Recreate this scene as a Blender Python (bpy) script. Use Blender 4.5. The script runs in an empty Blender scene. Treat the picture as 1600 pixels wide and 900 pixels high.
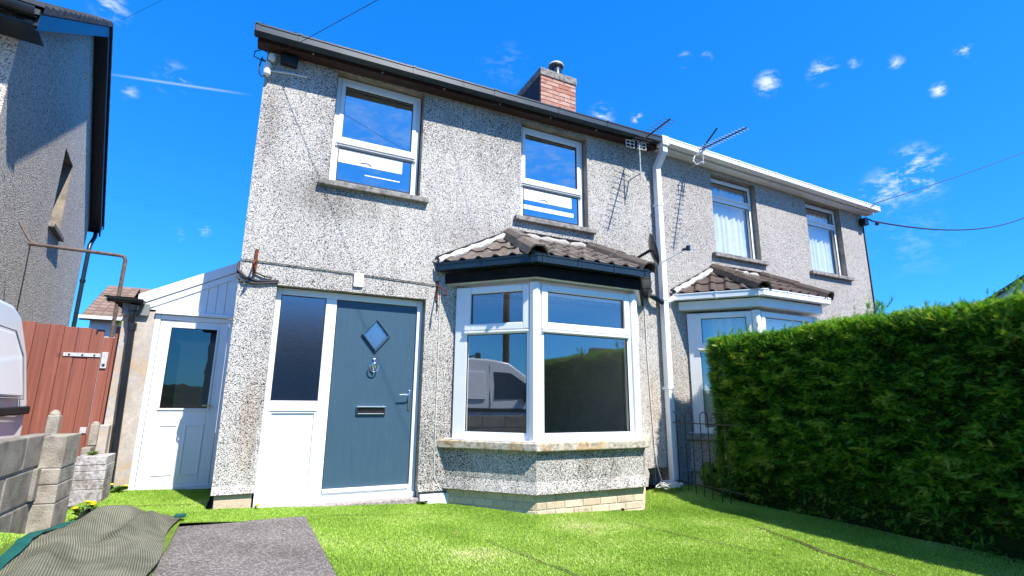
import bpy, bmesh, math, random
import numpy as np
from mathutils import Vector, Matrix, noise as mnoise
random.seed(7); rng = np.random.default_rng(7)
S = bpy.context.scene
COL = S.collection
R = math.radians

# ------------------------------------------------------------------ camera
PITCH, YAW, ROLL = 0.218794, 0.460501, 0.009327
fw = Vector((math.sin(YAW)*math.cos(PITCH), math.cos(YAW)*math.cos(PITCH), math.sin(PITCH)))
rt = Vector((math.cos(YAW), -math.sin(YAW), 0)); up = rt.cross(fw)
rt2 = rt*math.cos(ROLL) + up*math.sin(ROLL); up2 = -rt*math.sin(ROLL) + up*math.cos(ROLL)
cd = bpy.data.cameras.new('camera'); cam = bpy.data.objects.new('camera', cd); COL.objects.link(cam)
cam.matrix_world = Matrix(((rt2.x, up2.x, -fw.x, 0.23147), (rt2.y, up2.y, -fw.y, -5.58463), (rt2.z, up2.z, -fw.z, 0.99432), (0, 0, 0, 1)))
cd.sensor_width = 36; cd.lens = 800.18/1600*36; cd.clip_start = 0.05; cd.clip_end = 3000
S.camera = cam

# ------------------------------------------------------------------ light
SUN = Vector((0.36, -1.0, 1.37)).normalized()
elev = math.asin(SUN.z); azim = math.atan2(SUN.x, SUN.y)
W = bpy.data.worlds.new('World'); S.world = W; W.use_nodes = True
nt = W.node_tree; nt.nodes.clear()
def N(t, tree=None, **kw):
    n = (tree or nt).nodes.new(t)
    for k, v in kw.items(): setattr(n, k, v)
    return n
def L(a, b, tree=None): (tree or nt).links.new(a, b)
sky = N('ShaderNodeTexSky', sky_type='NISHITA', sun_disc=False, sun_elevation=elev, sun_rotation=azim,
        altitude=300, air_density=1.0, dust_density=0.35, ozone_density=2.2)
hs = N('ShaderNodeHueSaturation'); hs.inputs['Saturation'].default_value = 1.42; hs.inputs['Value'].default_value = 1.12
L(sky.outputs[0], hs.inputs['Color'])
tc = N('ShaderNodeTexCoord')
nz = N('ShaderNodeTexNoise'); nz.inputs['Scale'].default_value = 27; nz.inputs['Detail'].default_value = 7; nz.inputs['Roughness'].default_value = 0.62
nz.inputs['Distortion'].default_value = 0.25
mp = N('ShaderNodeMapping'); mp.inputs['Scale'].default_value = (0.8, 1.0, 1.9); mp.inputs['Rotation'].default_value = (0.25, 0.2, 0)
L(tc.outputs['Generated'], mp.inputs[0]); L(mp.outputs[0], nz.inputs['Vector'])
def math_(op, a, b=None, c=None, clamp=False, tree=None):
    m = N('ShaderNodeMath', tree, operation=op, use_clamp=clamp)
    for i, v in enumerate((a, b, c)):
        if v is None: continue
        if isinstance(v, (int, float)): m.inputs[i].default_value = v
        else: L(v, m.inputs[i], tree)
    return m.outputs[0]
clouds = [((.7068,.4845,.5154),.030,.8),((.7496,.4212,.5106),.030,.8),((.862,.374,.343),.062,1.0),((.850,.412,.325),.05,.7),
 ((-.1593,.8615,.4821),.036,.55),((.5708,.6499,.5018),.016,1.),((.5194,.6854,.5104),.035,.75),((.6013,.5577,.5722),.018,.9),
 ((.6265,.5341,.5676),.015,.9),((.8314,.2783,.4809),.016,.9),((.8387,.3157,.4438),.016,.9),((-.1368,.9558,.2602),.018,.6),
 ((-.2368,.8096,.5371),.035,.6),((-.2099,.8699,.4464),.018,.5),((.3452,.73,.5899),.06,.16),((-.0979,.9569,.2733),.016,.5),
 ((.799,.3443,.493),.016,.6),((.7702,.3848,.5087),.014,.7),((.88,.40,.25),.10,.12),
 ((.15,-.84,.50),.45,.20),((.47,-.77,.43),.45,.20),((.3,-.85,.35),.20,.6),((-.6,-.6,.45),.25,.5),((.75,-.55,.3),.16,.6),((.1,-.8,.55),.12,.45),((-.85,.1,.45),.2,.4)]
acc = None
for d, r, s in clouds:
    v = Vector(d).normalized()
    dp = N('ShaderNodeVectorMath', operation='DISTANCE'); L(tc.outputs['Generated'], dp.inputs[0]); dp.inputs[1].default_value = v
    mr = N('ShaderNodeMapRange', interpolation_type='SMOOTHSTEP'); L(dp.outputs['Value'], mr.inputs['Value'])
    mr.inputs['From Min'].default_value = r*.9; mr.inputs['From Max'].default_value = 0.0
    mr.inputs['To Min'].default_value = 0; mr.inputs['To Max'].default_value = s
    acc = mr.outputs[0] if acc is None else math_('MAXIMUM', acc, mr.outputs[0])
nz2 = N('ShaderNodeTexNoise'); nz2.inputs['Scale'].default_value = 85; nz2.inputs['Detail'].default_value = 6; nz2.inputs['Roughness'].default_value = 0.6; L(mp.outputs[0], nz2.inputs['Vector'])
nn = N('ShaderNodeMapRange', interpolation_type='SMOOTHSTEP'); L(math_('ADD', math_('MULTIPLY', nz.outputs['Fac'], .66), math_('MULTIPLY', nz2.outputs['Fac'], .34)), nn.inputs['Value'])
nn.inputs['From Min'].default_value = 0.46; nn.inputs['From Max'].default_value = 0.66
cl = math_('MULTIPLY', math_('POWER', acc, 1.1), nn.outputs[0], clamp=True)
# vapour trail
dpn = N('ShaderNodeVectorMath', operation='DOT_PRODUCT'); L(tc.outputs['Generated'], dpn.inputs[0]); dpn.inputs[1].default_value = (.09957, .49297, -.86433)
ab = math_('ABSOLUTE', dpn.outputs['Value'])
trl = N('ShaderNodeMapRange'); L(ab, trl.inputs['Value']); trl.inputs['From Min'].default_value = .0026; trl.inputs['From Max'].default_value = 0
dd = N('ShaderNodeVectorMath', operation='DISTANCE'); L(tc.outputs['Generated'], dd.inputs[0]); dd.inputs[1].default_value = (-.15, .866, .477)
tr2 = N('ShaderNodeMapRange', interpolation_type='SMOOTHSTEP'); L(dd.outputs['Value'], tr2.inputs['Value']); tr2.inputs['From Min'].default_value = .11; tr2.inputs['From Max'].default_value = .03
cl2 = math_('ADD', cl, math_('MULTIPLY', math_('MULTIPLY', trl.outputs[0], tr2.outputs[0]), .3), clamp=True)
mixc = N('ShaderNodeMix', data_type='RGBA'); L(cl2, mixc.inputs['Factor']); gm_ = N('ShaderNodeGamma'); gm_.inputs['Gamma'].default_value = .6; L(hs.outputs[0], gm_.inputs['Color'])
tn_ = N('ShaderNodeMix', data_type='RGBA', blend_type='MULTIPLY'); tn_.inputs['Factor'].default_value = 1; L(gm_.outputs[0], tn_.inputs['A']); tn_.inputs['B'].default_value = (.26, 1.10, 2.15, 1)
L(tn_.outputs['Result'], mixc.inputs['A']); mixc.inputs['B'].default_value = (5.0, 5.4, 5.6, 1)
bg = N('ShaderNodeBackground'); bg.inputs['Strength'].default_value = 0.13; L(mixc.outputs['Result'], bg.inputs['Color'])
wo = N('ShaderNodeOutputWorld'); L(bg.outputs[0], wo.inputs['Surface'])

sl = bpy.data.lights.new('sun', 'SUN'); sl.energy = 5.0; sl.angle = R(0.53); sl.color = (1.0, 0.955, 0.88)
so = bpy.data.objects.new('sun', sl); COL.objects.link(so); so.rotation_euler = (-SUN).to_track_quat('-Z', 'Y').to_euler(); so.location = (6, -20, 27)
S.view_settings.view_transform = 'Standard'; S.view_settings.look = 'None'; S.view_settings.gamma = 1; S.view_settings.exposure = 0.9
S.view_settings.use_curve_mapping = False
S.cycles.max_bounces = 8; S.cycles.transparent_max_bounces = 12

# ------------------------------------------------------------------ materials
M = {}
class MT:
    def __init__(s, name, rough=.6, spec=.5, metal=0):
        s.m = bpy.data.materials.new(name); s.m.use_nodes = True; s.t = s.m.node_tree
        s.b = s.t.nodes['Principled BSDF']; s.b.inputs['Roughness'].default_value = rough
        s.b.inputs['Metallic'].default_value = metal; s.b.inputs['Specular IOR Level'].default_value = spec
        s.tc = s.t.nodes.new('ShaderNodeTexCoord'); M[name] = s.m
    def n(s, t, **k): return N(t, s.t, **k)
    def l(s, a, b): s.t.links.new(a, b)
    def obj(s, scale=(1, 1, 1)):
        mp = s.n('ShaderNodeMapping'); mp.inputs['Scale'].default_value = scale; s.l(s.tc.outputs['Object'], mp.inputs[0]); return mp.outputs[0]
    def noise(s, scale, detail=4, rough=.55, vec=None, dist=0):
        x = s.n('ShaderNodeTexNoise'); x.inputs['Scale'].default_value = scale; x.inputs['Detail'].default_value = detail
        x.inputs['Roughness'].default_value = rough; x.inputs['Distortion'].default_value = dist
        s.l(vec or s.tc.outputs['Object'], x.inputs['Vector']); return x.outputs['Fac']
    def ramp(s, fac, stops, interp='LINEAR'):
        r = s.n('ShaderNodeValToRGB'); e = r.color_ramp; e.interpolation = interp
        while len(e.elements) < len(stops): e.elements.new(.5)
        for el, (p, c) in zip(e.elements, stops): el.position = p; el.color = (*c, 1) if len(c) == 3 else c
        s.l(fac, r.inputs[0]); return r.outputs[0]
    def mix(s, f, a, b, mode='MIX'):
        x = s.n('ShaderNodeMix', data_type='RGBA', blend_type=mode)
        for k, v in (('Factor', f), ('A', a), ('B', b)):
            if isinstance(v, (int, float)): x.inputs[k].default_value = v
            elif isinstance(v, tuple): x.inputs[k].default_value = (*v, 1)
            else: s.l(v, x.inputs[k])
        return x.outputs['Result']
    def col(s, c):
        if isinstance(c, tuple): s.b.inputs['Base Color'].default_value = (*c, 1)
        else: s.l(c, s.b.inputs['Base Color'])
    def bump(s, h, strength=.4, dist=.01):
        b = s.n('ShaderNodeBump'); b.inputs['Strength'].default_value = strength; b.inputs['Distance'].default_value = dist
        s.l(h, b.inputs['Height']); s.l(b.outputs[0], s.b.inputs['Normal'])
    def island(s):
        g = s.n('ShaderNodeObjectInfo'); return g.outputs['Random']

def pebble(name, scale, stops, dirt, dirtcol=(.10, .09, .075), dscale=.9, warm=0.0, stains=()):
    t = MT(name, .85, .3)
    v = t.n('ShaderNodeTexVoronoi', feature='F1'); v.inputs['Scale'].default_value = scale; t.l(t.tc.outputs['Object'], v.inputs['Vector'])
    bw = t.n('ShaderNodeSeparateColor'); t.l(v.outputs['Color'], bw.inputs[0])
    # soft clustering of dark stones
    cl = t.noise(scale*.35, 2, .5)
    f = math_('ADD', bw.outputs[0], math_('MULTIPLY', math_('SUBTRACT', cl, .5, tree=t.t), .35, tree=t.t), clamp=True, tree=t.t)
    dm = t.noise(.75, 5, .6, vec=t.obj((1, 1, .8)))
    f = math_('SUBTRACT', f, math_('MULTIPLY', t.ramp(dm, [(.47, (0, 0, 0)), (.66, (1, 1, 1))]), .30*dirt, tree=t.t), clamp=True, tree=t.t)
    c = t.ramp(f, stops, 'CONSTANT')
    tint = t.ramp(bw.outputs[1], [(0, (.80, .80, .82)), (.5, (1, .98, .95)), (.85, (.98, .84, .68)), (1, (1, 1, 1))])
    c = t.mix(.75, c, tint, 'MULTIPLY')
    edge = t.ramp(v.outputs['Distance'], [(.30, (1, 1, 1)), (.75, (.40, .39, .38))])
    c = t.mix(.5, c, edge, 'MULTIPLY')
    big = t.noise(dscale, 6, .65, vec=t.obj((1, 1, .45)))
    fine = t.noise(9, 4, .6)
    df = math_('MULTIPLY', t.ramp(big, [(.42, (0, 0, 0)), (.72, (1, 1, 1))]), t.ramp(fine, [(.3, (.35,)*3), (.7, (1, 1, 1))]), tree=t.t)
    c = t.mix(math_('MULTIPLY', df, dirt, tree=t.t), c, t.mix(.55, c, dirtcol, 'MULTIPLY'))
    st = t.noise(1.6, 5, .6, vec=t.obj((3.5, 3.5, .35)))
    c = t.mix(math_('MULTIPLY', t.ramp(st, [(.56, (0, 0, 0)), (.75, (1, 1, 1))]), dirt*.6, tree=t.t), c, (.33, .27, .19), 'MULTIPLY')
    for (px_, pz_, rx_, rz_, amt, colr) in stains:
        dn = t.n('ShaderNodeVectorMath', operation='DISTANCE'); mpp = t.n('ShaderNodeMapping'); mpp.inputs['Scale'].default_value = (1/rx_, 0, 1/rz_); t.l(t.tc.outputs['Object'], mpp.inputs[0])
        t.l(mpp.outputs[0], dn.inputs[0]); dn.inputs[1].default_value = (px_/rx_, 0, pz_/rz_)
        wob = t.noise(3.2, 5, .65, vec=t.obj((1.6, 1, .6)))
        mk = math_('MULTIPLY', t.ramp(math_('ADD', dn.outputs['Value'], math_('MULTIPLY', math_('SUBTRACT', wob, .5, tree=t.t), 1.6, tree=t.t), tree=t.t), [(.25, (1, 1, 1)), (1.0, (0, 0, 0))]), amt, clamp=True, tree=t.t)
        c = t.mix(mk, c, t.mix(1.0, c, colr, 'MULTIPLY'))
    t.col(c)
    h = math_('SUBTRACT', 1, v.outputs['Distance'], tree=t.t)
    t.bump(h, .8, .9/scale)
    return t
pebble('pebbledash', 165, [(0, (.030, .030, .030)), (.13, (.12, .117, .11)), (.20, (.33, .32, .30)), (.31, (.68, .66, .615)), (.62, (.82, .80, .76))], .72, stains=[(.75, 3.15, .75, .35, .5, (.45, .43, .40)), (2.3, 2.95, .7, .35, .35, (.5, .48, .45)), (.22, .8, .10, .55, .5, (.74, .56, .40)), (.12, 3.9, .14, .8, .45, (.55, .5, .45)), (3.0, 3.0, .5, .25, .4, (.55, .53, .5)), (5.2, 1.0, .2, .7, .4, (.80, .62, .46))])
pebble('pebbledash_clean', 155, [(0, (.03, .03, .032)), (.12, (.15, .145, .14)), (.22, (.38, .37, .36)), (.38, (.60, .57, .53)), (.7, (.72, .69, .655))], .30)
pebble('pebbledash_grey', 70, [(0, (.20, .185, .16)), (.10, (.47, .43, .37)), (.24, (.76, .70, .61)), (.55, (.87, .81, .72))], .2)
for nd_ in M['pebbledash_grey'].node_tree.nodes:
    if nd_.type == 'BUMP': nd_.inputs['Distance'].default_value = .014; nd_.inputs['Strength'].default_value = .8

def simple(name, c, rough=.5, spec=.5, metal=0, var=.12, sc=6, bump=0, bsc=60, bd=.002, dark=None):
    t = MT(name, rough, spec, metal)
    f = t.noise(sc, 5, .6)
    lo = dark or tuple(x*(1-var*2) for x in c); hi = tuple(min(1, x*(1+var)) for x in c)
    t.col(t.ramp(f, [(.3, lo), (.55, c), (.8, hi)]))
    if bump: t.bump(t.noise(bsc, 4, .6), bump, bd)
    return t
simple('upvc', (.80, .805, .81), .28, .5, var=.02, sc=3)
simple('upvc_gasket', (.012, .012, .013), .5)
simple('render_reveal', (.30, .255, .20), .85, .2, var=.22, sc=7, bump=.4, bsc=90)
simple('plaster', (.74, .73, .69), .9, .1, var=.04)
simple('carpet', (.36, .34, .30), .95, .1)
simple('sill_concrete', (.27, .25, .225), .9, .2, var=.3, sc=14, bump=.7, bsc=120, bd=.004, dark=(.07, .065, .055))
simple('black_plastic', (.012, .014, .017), .33, .5, var=.2)
simple('blueblack_plastic', (.014, .024, .033), .30, .5, var=.15)
simple('grey_gutter', (.030, .043, .054), .33, .5, var=.12, sc=5)
simple('white_plastic', (.76, .77, .78), .35, .5, var=.04, sc=4)
simple('brown_fascia', (.045, .020, .015), .55, .4, var=.25, sc=12)
simple('dark_wood', (.012, .011, .011), .7, .15, var=.3, sc=12, bump=.3, bsc=70)
simple('iron_black', (.020, .017, .016), .6, .4, .0, var=.3, sc=25, bump=.3, bsc=200, dark=(.055, .025, .014))
simple('rust', (.16, .048, .026), .85, .2, var=.35, sc=40, bump=.5, bsc=220)
simple('rust_pipe', (.13, .095, .078), .7, .3, var=.35, sc=24, bump=.3, bsc=160, dark=(.075, .04, .028))
simple('galvanised', (.48, .48, .47), .45, .5, 0, var=.12, sc=30)
simple('chrome', (.78, .78, .80), .10, .5, 1.0, var=.02)
simple('dark_metal', (.05, .045, .042), .18, .5, .6, var=.05)
simple('brass', (.62, .45, .18), .25, .5, 1.0, var=.1)
simple('ceramic', (.70, .68, .63), .3, .5, var=.08)
simple('mortar_white', (.60, .59, .56), .85, .2, var=.16, sc=18, bump=.8, bsc=45, bd=.012)
simple('lead', (.030, .032, .036), .6, .3, var=.2)
simple('cable_white', (.68, .67, .64), .5, var=.1)
simple('cable_black', (.012, .011, .012), .5)
simple('mortar', (.42, .39, .35), .95, .1, var=.15, sc=40, bump=.6, bsc=160, bd=.004)
simple('mortar_cream', (.56, .48, .35), .95, .1, var=.12, sc=40, bump=.5, bsc=160, bd=.004)
simple('concrete_block', (.26, .23, .19), .95, .1, var=.28, sc=7, bump=.9, bsc=85, bd=.006, dark=(.13, .115, .09))
simple('pier_block', (.33, .29, .235), .95, .1, var=.3, sc=9, bump=.9, bsc=75, bd=.006, dark=(.17, .145, .11))
simple('soil', (.07, .05, .035), .98, .1, var=.3, sc=9, bump=.8, bsc=40, bd=.01)
simple('asphalt', (.05, .05, .052), .9, .3, var=.2, sc=30, bump=.5, bsc=150)
simple('pavement', (.30, .29, .27), .9, .2, var=.15, sc=8)
simple('white_render', (.72, .72, .70), .9, .2, var=.06, sc=2)
simple('van_paint', (.76, .78, .80), .16, .6, var=.015, sc=2)
simple('rubber', (.018, .018, .019), .75, .3)
simple('van_glass', (.010, .014, .016), .05, .6)
simple('wheel_silver', (.45, .46, .47), .35, .5, .8)
simple('curtain', (.80, .80, .77), .9, .1, var=.05, sc=3)
simple('paper', (.80, .80, .78), .8, .2, var=.02)
simple('lamp_red', (.35, .01, .01), .2)
simple('bark', (.07, .045, .03), .95, .1, var=.3, sc=20, bump=.8, bsc=50)
simple('timber_pole', (.11, .075, .05), .9, .2, var=.25, sc=12)
simple('yellow_petal', (.80, .56, .01), .6, .2, var=.06)
simple('weed_leaf', (.11, .21, .025), .6, .3, var=.3, sc=30)
simple('black_pot', (.014, .017, .017), .4, .4)
simple('felt', (.05, .045, .042), .95, .1, var=.3, sc=30)
simple('grey_soffit', (.22, .23, .23), .6, .3)
simple('upvc_panel', (.80, .81, .82), .42, .5, var=.03, sc=3)

def stained(name, base, stain, dark, sc=5):
    t = MT(name, .9, .2)
    a = t.ramp(t.noise(sc, 6, .65), [(.35, base), (.5, tuple(x*.85 for x in base)), (.62, stain), (.75, base)])
    b = t.ramp(t.noise(sc*5, 5, .7), [(.42, (0, 0, 0)), (.66, (1, 1, 1))])
    t.col(t.mix(math_('MULTIPLY', b, .8, tree=t.t), a, dark)); t.bump(t.noise(60, 5, .65), .6, .006); return t
stained('bay_sill', (.62, .56, .45), (.50, .34, .17), (.13, .105, .075), 5)
stained('old_render', (.52, .45, .36), (.46, .32, .18), (.33, .31, .33), 4)
stained('old_brick_white', (.52, .49, .47), (.20, .155, .13), (.12, .095, .085), 6)
stained('threshold', (.46, .40, .38), (.35, .29, .25), (.10, .085, .07), 8)

def piece(name, stops, rough=.88, vs=.35, sc=25, bump=.7, bsc=120, bd=.004, spots=None):
    t = MT(name, rough, .25)
    c = t.ramp(t.island(), stops)
    c = t.mix(vs, c, t.ramp(t.noise(sc, 5, .65), [(.25, (.30,)*3), (.5, (.95,)*3), (.8, (1.15,)*3)]), 'MULTIPLY')
    if spots: c = t.mix(t.ramp(t.noise(sc*.5, 5, .7), [(.55, (0, 0, 0)), (.72, (.9,)*3)]), c, spots)
    t.col(c); t.bump(t.noise(bsc, 4, .65), bump, bd); return t
piece('brick_red', [(0, (.40, .155, .10)), (.35, (.47, .22, .15)), (.7, (.52, .30, .22)), (1, (.36, .13, .095))], spots=(.46, .40, .34), vs=.4)
piece('brick_pale', [(0, (.58, .49, .34)), (.5, (.64, .55, .40)), (1, (.52, .42, .29))], spots=(.30, .23, .16), vs=.35)
piece('tile_brown', [(0, (.125, .100, .080)), (.5, (.155, .126, .102)), (1, (.105, .085, .070))], spots=(.26, .23, .18), vs=.6, sc=14, bump=.8)
piece('tile_dark', [(0, (.085, .060, .048)), (.5, (.11, .078, .062)), (1, (.07, .055, .045))], spots=(.15, .13, .10), vs=.6, sc=14, bump=.8)
piece('tile_slate', [(0, (.05, .055, .065)), (1, (.075, .08, .09))], spots=(.11, .115, .12), vs=.5, sc=14)
piece('tile_far', [(0, (.20, .135, .095)), (.5, (.24, .165, .12)), (1, (.17, .115, .085))], vs=.5)
# brown painted gate timber
t = MT('gate_timber', .7, .3)
g = t.noise(2.2, 6, .6, vec=t.obj((14, 14, .55)), dist=.5)
c = t.ramp(g, [(.3, (.185, .062, .040)), (.55, (.25, .085, .056)), (.75, (.295, .11, .075))])
c = t.mix(.5, c, t.ramp(t.island(), [(0, (.82,)*3), (1, (1.1,)*3)]), 'MULTIPLY')
kn = t.n('ShaderNodeTexVoronoi'); kn.inputs['Scale'].default_value = 2.3; t.l(t.obj((1.6, 1.6, 1)), kn.inputs['Vector'])
c = t.mix(t.ramp(kn.outputs['Distance'], [(.04, (.75,)*3), (.10, (0,)*3)]), c, (.07, .028, .02))
t.col(c); t.bump(g, .5, .004)
# painted composite door with faint wood grain
t = MT('door_paint', .36, .45)
g = t.noise(5, 7, .65, vec=t.obj((9, 9, .8)), dist=1.2)
t.col(t.ramp(g, [(.3, (.036, .076, .112)), (.7, (.046, .094, .136))])); t.bump(g, .25, .003)
# slab
t = MT('slab_concrete', .95, .15)
sp = t.n('ShaderNodeTexVoronoi'); sp.inputs['Scale'].default_value = 120; t.l(t.tc.outputs['Object'], sp.inputs['Vector'])
sc_ = t.n('ShaderNodeSeparateColor'); t.l(sp.outputs['Color'], sc_.inputs[0])
c = t.ramp(sc_.outputs[0], [(0, (.075, .063, .055)), (.3, (.135, .118, .105)), (.75, (.185, .163, .147)), (.95, (.32, .30, .275))])
c = t.mix(.8, c, t.ramp(t.noise(2.2, 6, .65), [(.3, (.62, .6, .6)), (.5, (.95, .95, .95)), (.72, (1.25, 1.25, 1.25))]), 'MULTIPLY')
t.col(c); t.bump(t.noise(140, 4, .7), .8, .005)
# turf sheet and blades
t = MT('turf_base', .95, .1); t.col(t.ramp(t.noise(30, 4, .7), [(.3, (.060, .10, .016)), (.7, (.17, .25, .035))]))
def blade(name, cols, trans=.35):
    t = MT(name, .55, .3)
    at = t.n('ShaderNodeAttribute', attribute_name='tone')
    t.col(t.ramp(at.outputs['Fac'], cols))
    tr = t.n('ShaderNodeBsdfTranslucent'); cc = t.n('ShaderNodeMix', data_type='RGBA', blend_type='MULTIPLY')
    src = t.b.inputs['Base Color'].links[0].from_socket
    cc.inputs['Factor'].default_value = 1; t.l(src, cc.inputs['A']); cc.inputs['B'].default_value = (1.15, 1.2, .55, 1)
    t.l(cc.outputs['Result'], tr.inputs['Color'])
    mx = t.n('ShaderNodeMixShader'); mx.inputs[0].default_value = trans
    t.l(t.b.outputs[0], mx.inputs[1]); t.l(tr.outputs[0], mx.inputs[2])
    t.l(mx.outputs[0], t.t.nodes['Material Output'].inputs['Surface'])
blade('turf_blade', [(0, (.12, .21, .022)), (.35, (.24, .40, .045)), (.65, (.36, .54, .075)), (.9, (.55, .63, .19)), (1, (.72, .66, .38))], .3)
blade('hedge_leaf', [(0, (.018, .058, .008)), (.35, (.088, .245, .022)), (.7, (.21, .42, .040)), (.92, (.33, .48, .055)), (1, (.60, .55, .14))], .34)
blade('shrub_leaf', [(0, (.04, .09, .02)), (1, (.16, .24, .05))], .3)
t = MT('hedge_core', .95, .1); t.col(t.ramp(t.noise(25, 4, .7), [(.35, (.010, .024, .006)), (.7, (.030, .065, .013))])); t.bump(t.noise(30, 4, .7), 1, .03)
# backing of the folded turf
t = MT('turf_backing', .85, .2)
w = t.n('ShaderNodeTexWave', wave_type='BANDS', bands_direction='X'); w.inputs['Scale'].default_value = 19; w.inputs['Distortion'].default_value = .25; w.inputs['Detail'].default_value = 2
t.l(t.tc.outputs['UV'], w.inputs['Vector'])
c = t.ramp(w.outputs['Fac'], [(.2, (.125, .122, .083)), (.55, (.165, .16, .11)), (.85, (.235, .225, .16))])
c = t.mix(.8, c, t.ramp(t.noise(4, 5, .6), [(.32, (.40, .43, .40)), (.6, (1, 1, 1)), (.8, (1.1, 1.05, .9))]), 'MULTIPLY')
t.col(c); t.bump(w.outputs['Fac'], .7, .006)
simple('turf_binding', (.005, .085, .070), .7, .3, var=.2)

def glass(name, ior, tint=(.80, .84, .84), rough=0.0, bump=None, base=.04):
    t = MT(name); t.t.nodes.remove(t.b)
    tr = t.n('ShaderNodeBsdfTransparent'); tr.inputs[0].default_value = (*tint, 1)
    gl = t.n('ShaderNodeBsdfGlossy'); gl.inputs['Roughness'].default_value = rough; gl.inputs[0].default_value = (.95, .97, 1, 1)
    fr = t.n('ShaderNodeFresnel'); fr.inputs['IOR'].default_value = ior
    if bump:
        b = t.n('ShaderNodeBump'); b.inputs['Strength'].default_value = bump[1]; b.inputs['Distance'].default_value = bump[2]
        t.l(t.noise(bump[0], 3, .5), b.inputs['Height']); t.l(b.outputs[0], gl.inputs['Normal'])
    ge = t.n('ShaderNodeNewGeometry'); mx = t.n('ShaderNodeMixShader'); t.l(math_('MULTIPLY', math_('ADD', fr.outputs[0], base, clamp=True, tree=t.t), math_('SUBTRACT', 1, ge.outputs['Backfacing'], tree=t.t), tree=t.t), mx.inputs[0])
    t.l(tr.outputs[0], mx.inputs[1]); t.l(gl.outputs[0], mx.inputs[2]); t.l(mx.outputs[0], t.t.nodes['Material Output'].inputs['Surface'])
glass('glass', 1.9, tint=(.955, .965, .96), base=.14, bump=(1.3, .03, .02))
glass('glass_upper', 2.1, tint=(.95, .965, .97), base=.40, bump=(1.3, .03, .02))
glass('glass_obscure', 1.7, tint=(.10, .10, .09), rough=.09, bump=(150, .35, .002), base=.32)
glass('glass_diamond', 1.7, tint=(.15, .17, .18), rough=.22, bump=(140, .5, .003), base=.5)
glass('glass_dark', 1.6, tint=(.10, .12, .13), base=.06, bump=(2, .05, .02))

# ------------------------------------------------------------------ mesh helpers
class MB:
    def __init__(s): s.v = []; s.f = []; s.uv = None
    def add(s, vs, fs):
        o = len(s.v); s.v += [tuple(p) for p in vs]; s.f += [tuple(i+o for i in f) for f in fs]; return s
    def box(s, x0, x1, y0, y1, z0, z1, m=None):
        vs = [(x0,y0,z0),(x1,y0,z0),(x1,y1,z0),(x0,y1,z0),(x0,y0,z1),(x1,y0,z1),(x1,y1,z1),(x0,y1,z1)]
        if m is not None: vs = [m @ Vector(v) for v in vs]
        return s.add(vs, [(0,3,2,1),(4,5,6,7),(0,1,5,4),(1,2,6,5),(2,3,7,6),(3,0,4,7)])
    def prism(s, poly, z0, z1):
        n = len(poly)
        vs = [(x, y, z0) for x, y in poly] + [(x, y, z1) for x, y in poly]
        return s.add(vs, [tuple(range(n-1, -1, -1)), tuple(range(n, 2*n))] + [(i, (i+1) % n, (i+1) % n+n, i+n) for i in range(n)])
    def tube(s, pts, r, seg=8, caps=True):
        pts = [Vector(p) for p in pts]; n = len(pts); rs = r if isinstance(r, (list, tuple)) else [r]*n
        o = len(s.v); prev = None
        for i, p in enumerate(pts):
            d = (pts[min(i+1, n-1)] - pts[max(i-1, 0)]).normalized()
            if prev is None:
                a = d.cross(Vector((0, 0, 1)));
                if a.length < .05: a = d.cross(Vector((1, 0, 0)))
            else: a = prev - d*prev.dot(d)
            a.normalize(); b = d.cross(a); prev = a
            for k in range(seg):
                t = 2*math.pi*k/seg; s.v.append(tuple(p + (a*math.cos(t) + b*math.sin(t))*rs[i]))
        for i in range(n-1):
            for k in range(seg):
                a0 = o+i*seg+k; a1 = o+i*seg+(k+1) % seg; s.f.append((a0, a1, a1+seg, a0+seg))
        if caps: s.f.append(tuple(range(o+seg-1, o-1, -1))); s.f.append(tuple(range(o+(n-1)*seg, o+n*seg)))
        return s
    def sweep(s, prof, pts, ups=(0, 0, 1)):      # open/closed profile (side,up) swept along straight mitred path
        pts = [Vector(p) for p in pts]; n = len(pts); U = Vector(ups); o = len(s.v); m = len(prof)
        for i, p in enumerate(pts):
            d0 = (pts[i]-pts[i-1]).normalized() if i else (pts[1]-pts[0]).normalized()
            d1 = (pts[i+1]-pts[i]).normalized() if i < n-1 else d0
            t = (d0+d1).normalized(); sd = t.cross(U).normalized(); k = 1/max(.3, sd.dot(d0.cross(U).normalized()))
            for a, b in prof: s.v.append(tuple(p + sd*a*k + U*b))
        for i in range(n-1):
            for k in range(m):
                a0 = o+i*m+k; a1 = o+i*m+(k+1) % m; s.f.append((a0, a0+m, a1+m, a1))
        s.f.append(tuple(range(o, o+m))); s.f.append(tuple(range(o+n*m-1, o+(n-1)*m-1, -1)))
        return s
    def lathe(s, prof, c, seg=16, axis='z'):
        o = len(s.v); n = len(prof)
        for r, h in prof:
            for k in range(seg):
                t = 2*math.pi*k/seg; a, b = r*math.cos(t), r*math.sin(t)
                p = (a, b, h) if axis == 'z' else ((a, h, b) if axis == 'y' else (h, a, b))
                s.v.append((c[0]+p[0], c[1]+p[1], c[2]+p[2]))
        for i in range(n-1):
            for k in range(seg):
                a0 = o+i*seg+k; a1 = o+i*seg+(k+1) % seg; s.f.append((a0, a1, a1+seg, a0+seg))
        s.f.append(tuple(range(o+seg-1, o-1, -1))); s.f.append(tuple(range(o+(n-1)*seg, o+n*seg)))
        return s
    def mesh(s, name):
        me = bpy.data.meshes.new(name); me.from_pydata(s.v, [], s.f); me.update()
        b = bmesh.new(); b.from_mesh(me); bmesh.ops.recalc_face_normals(b, faces=b.faces); b.to_mesh(me); b.free()
        return me
    def build(s, name, mat, parent=None, bevel=0, smooth=False, seg=2):
        return link(name, s.mesh(name), mat, parent, bevel, smooth, seg)
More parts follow.
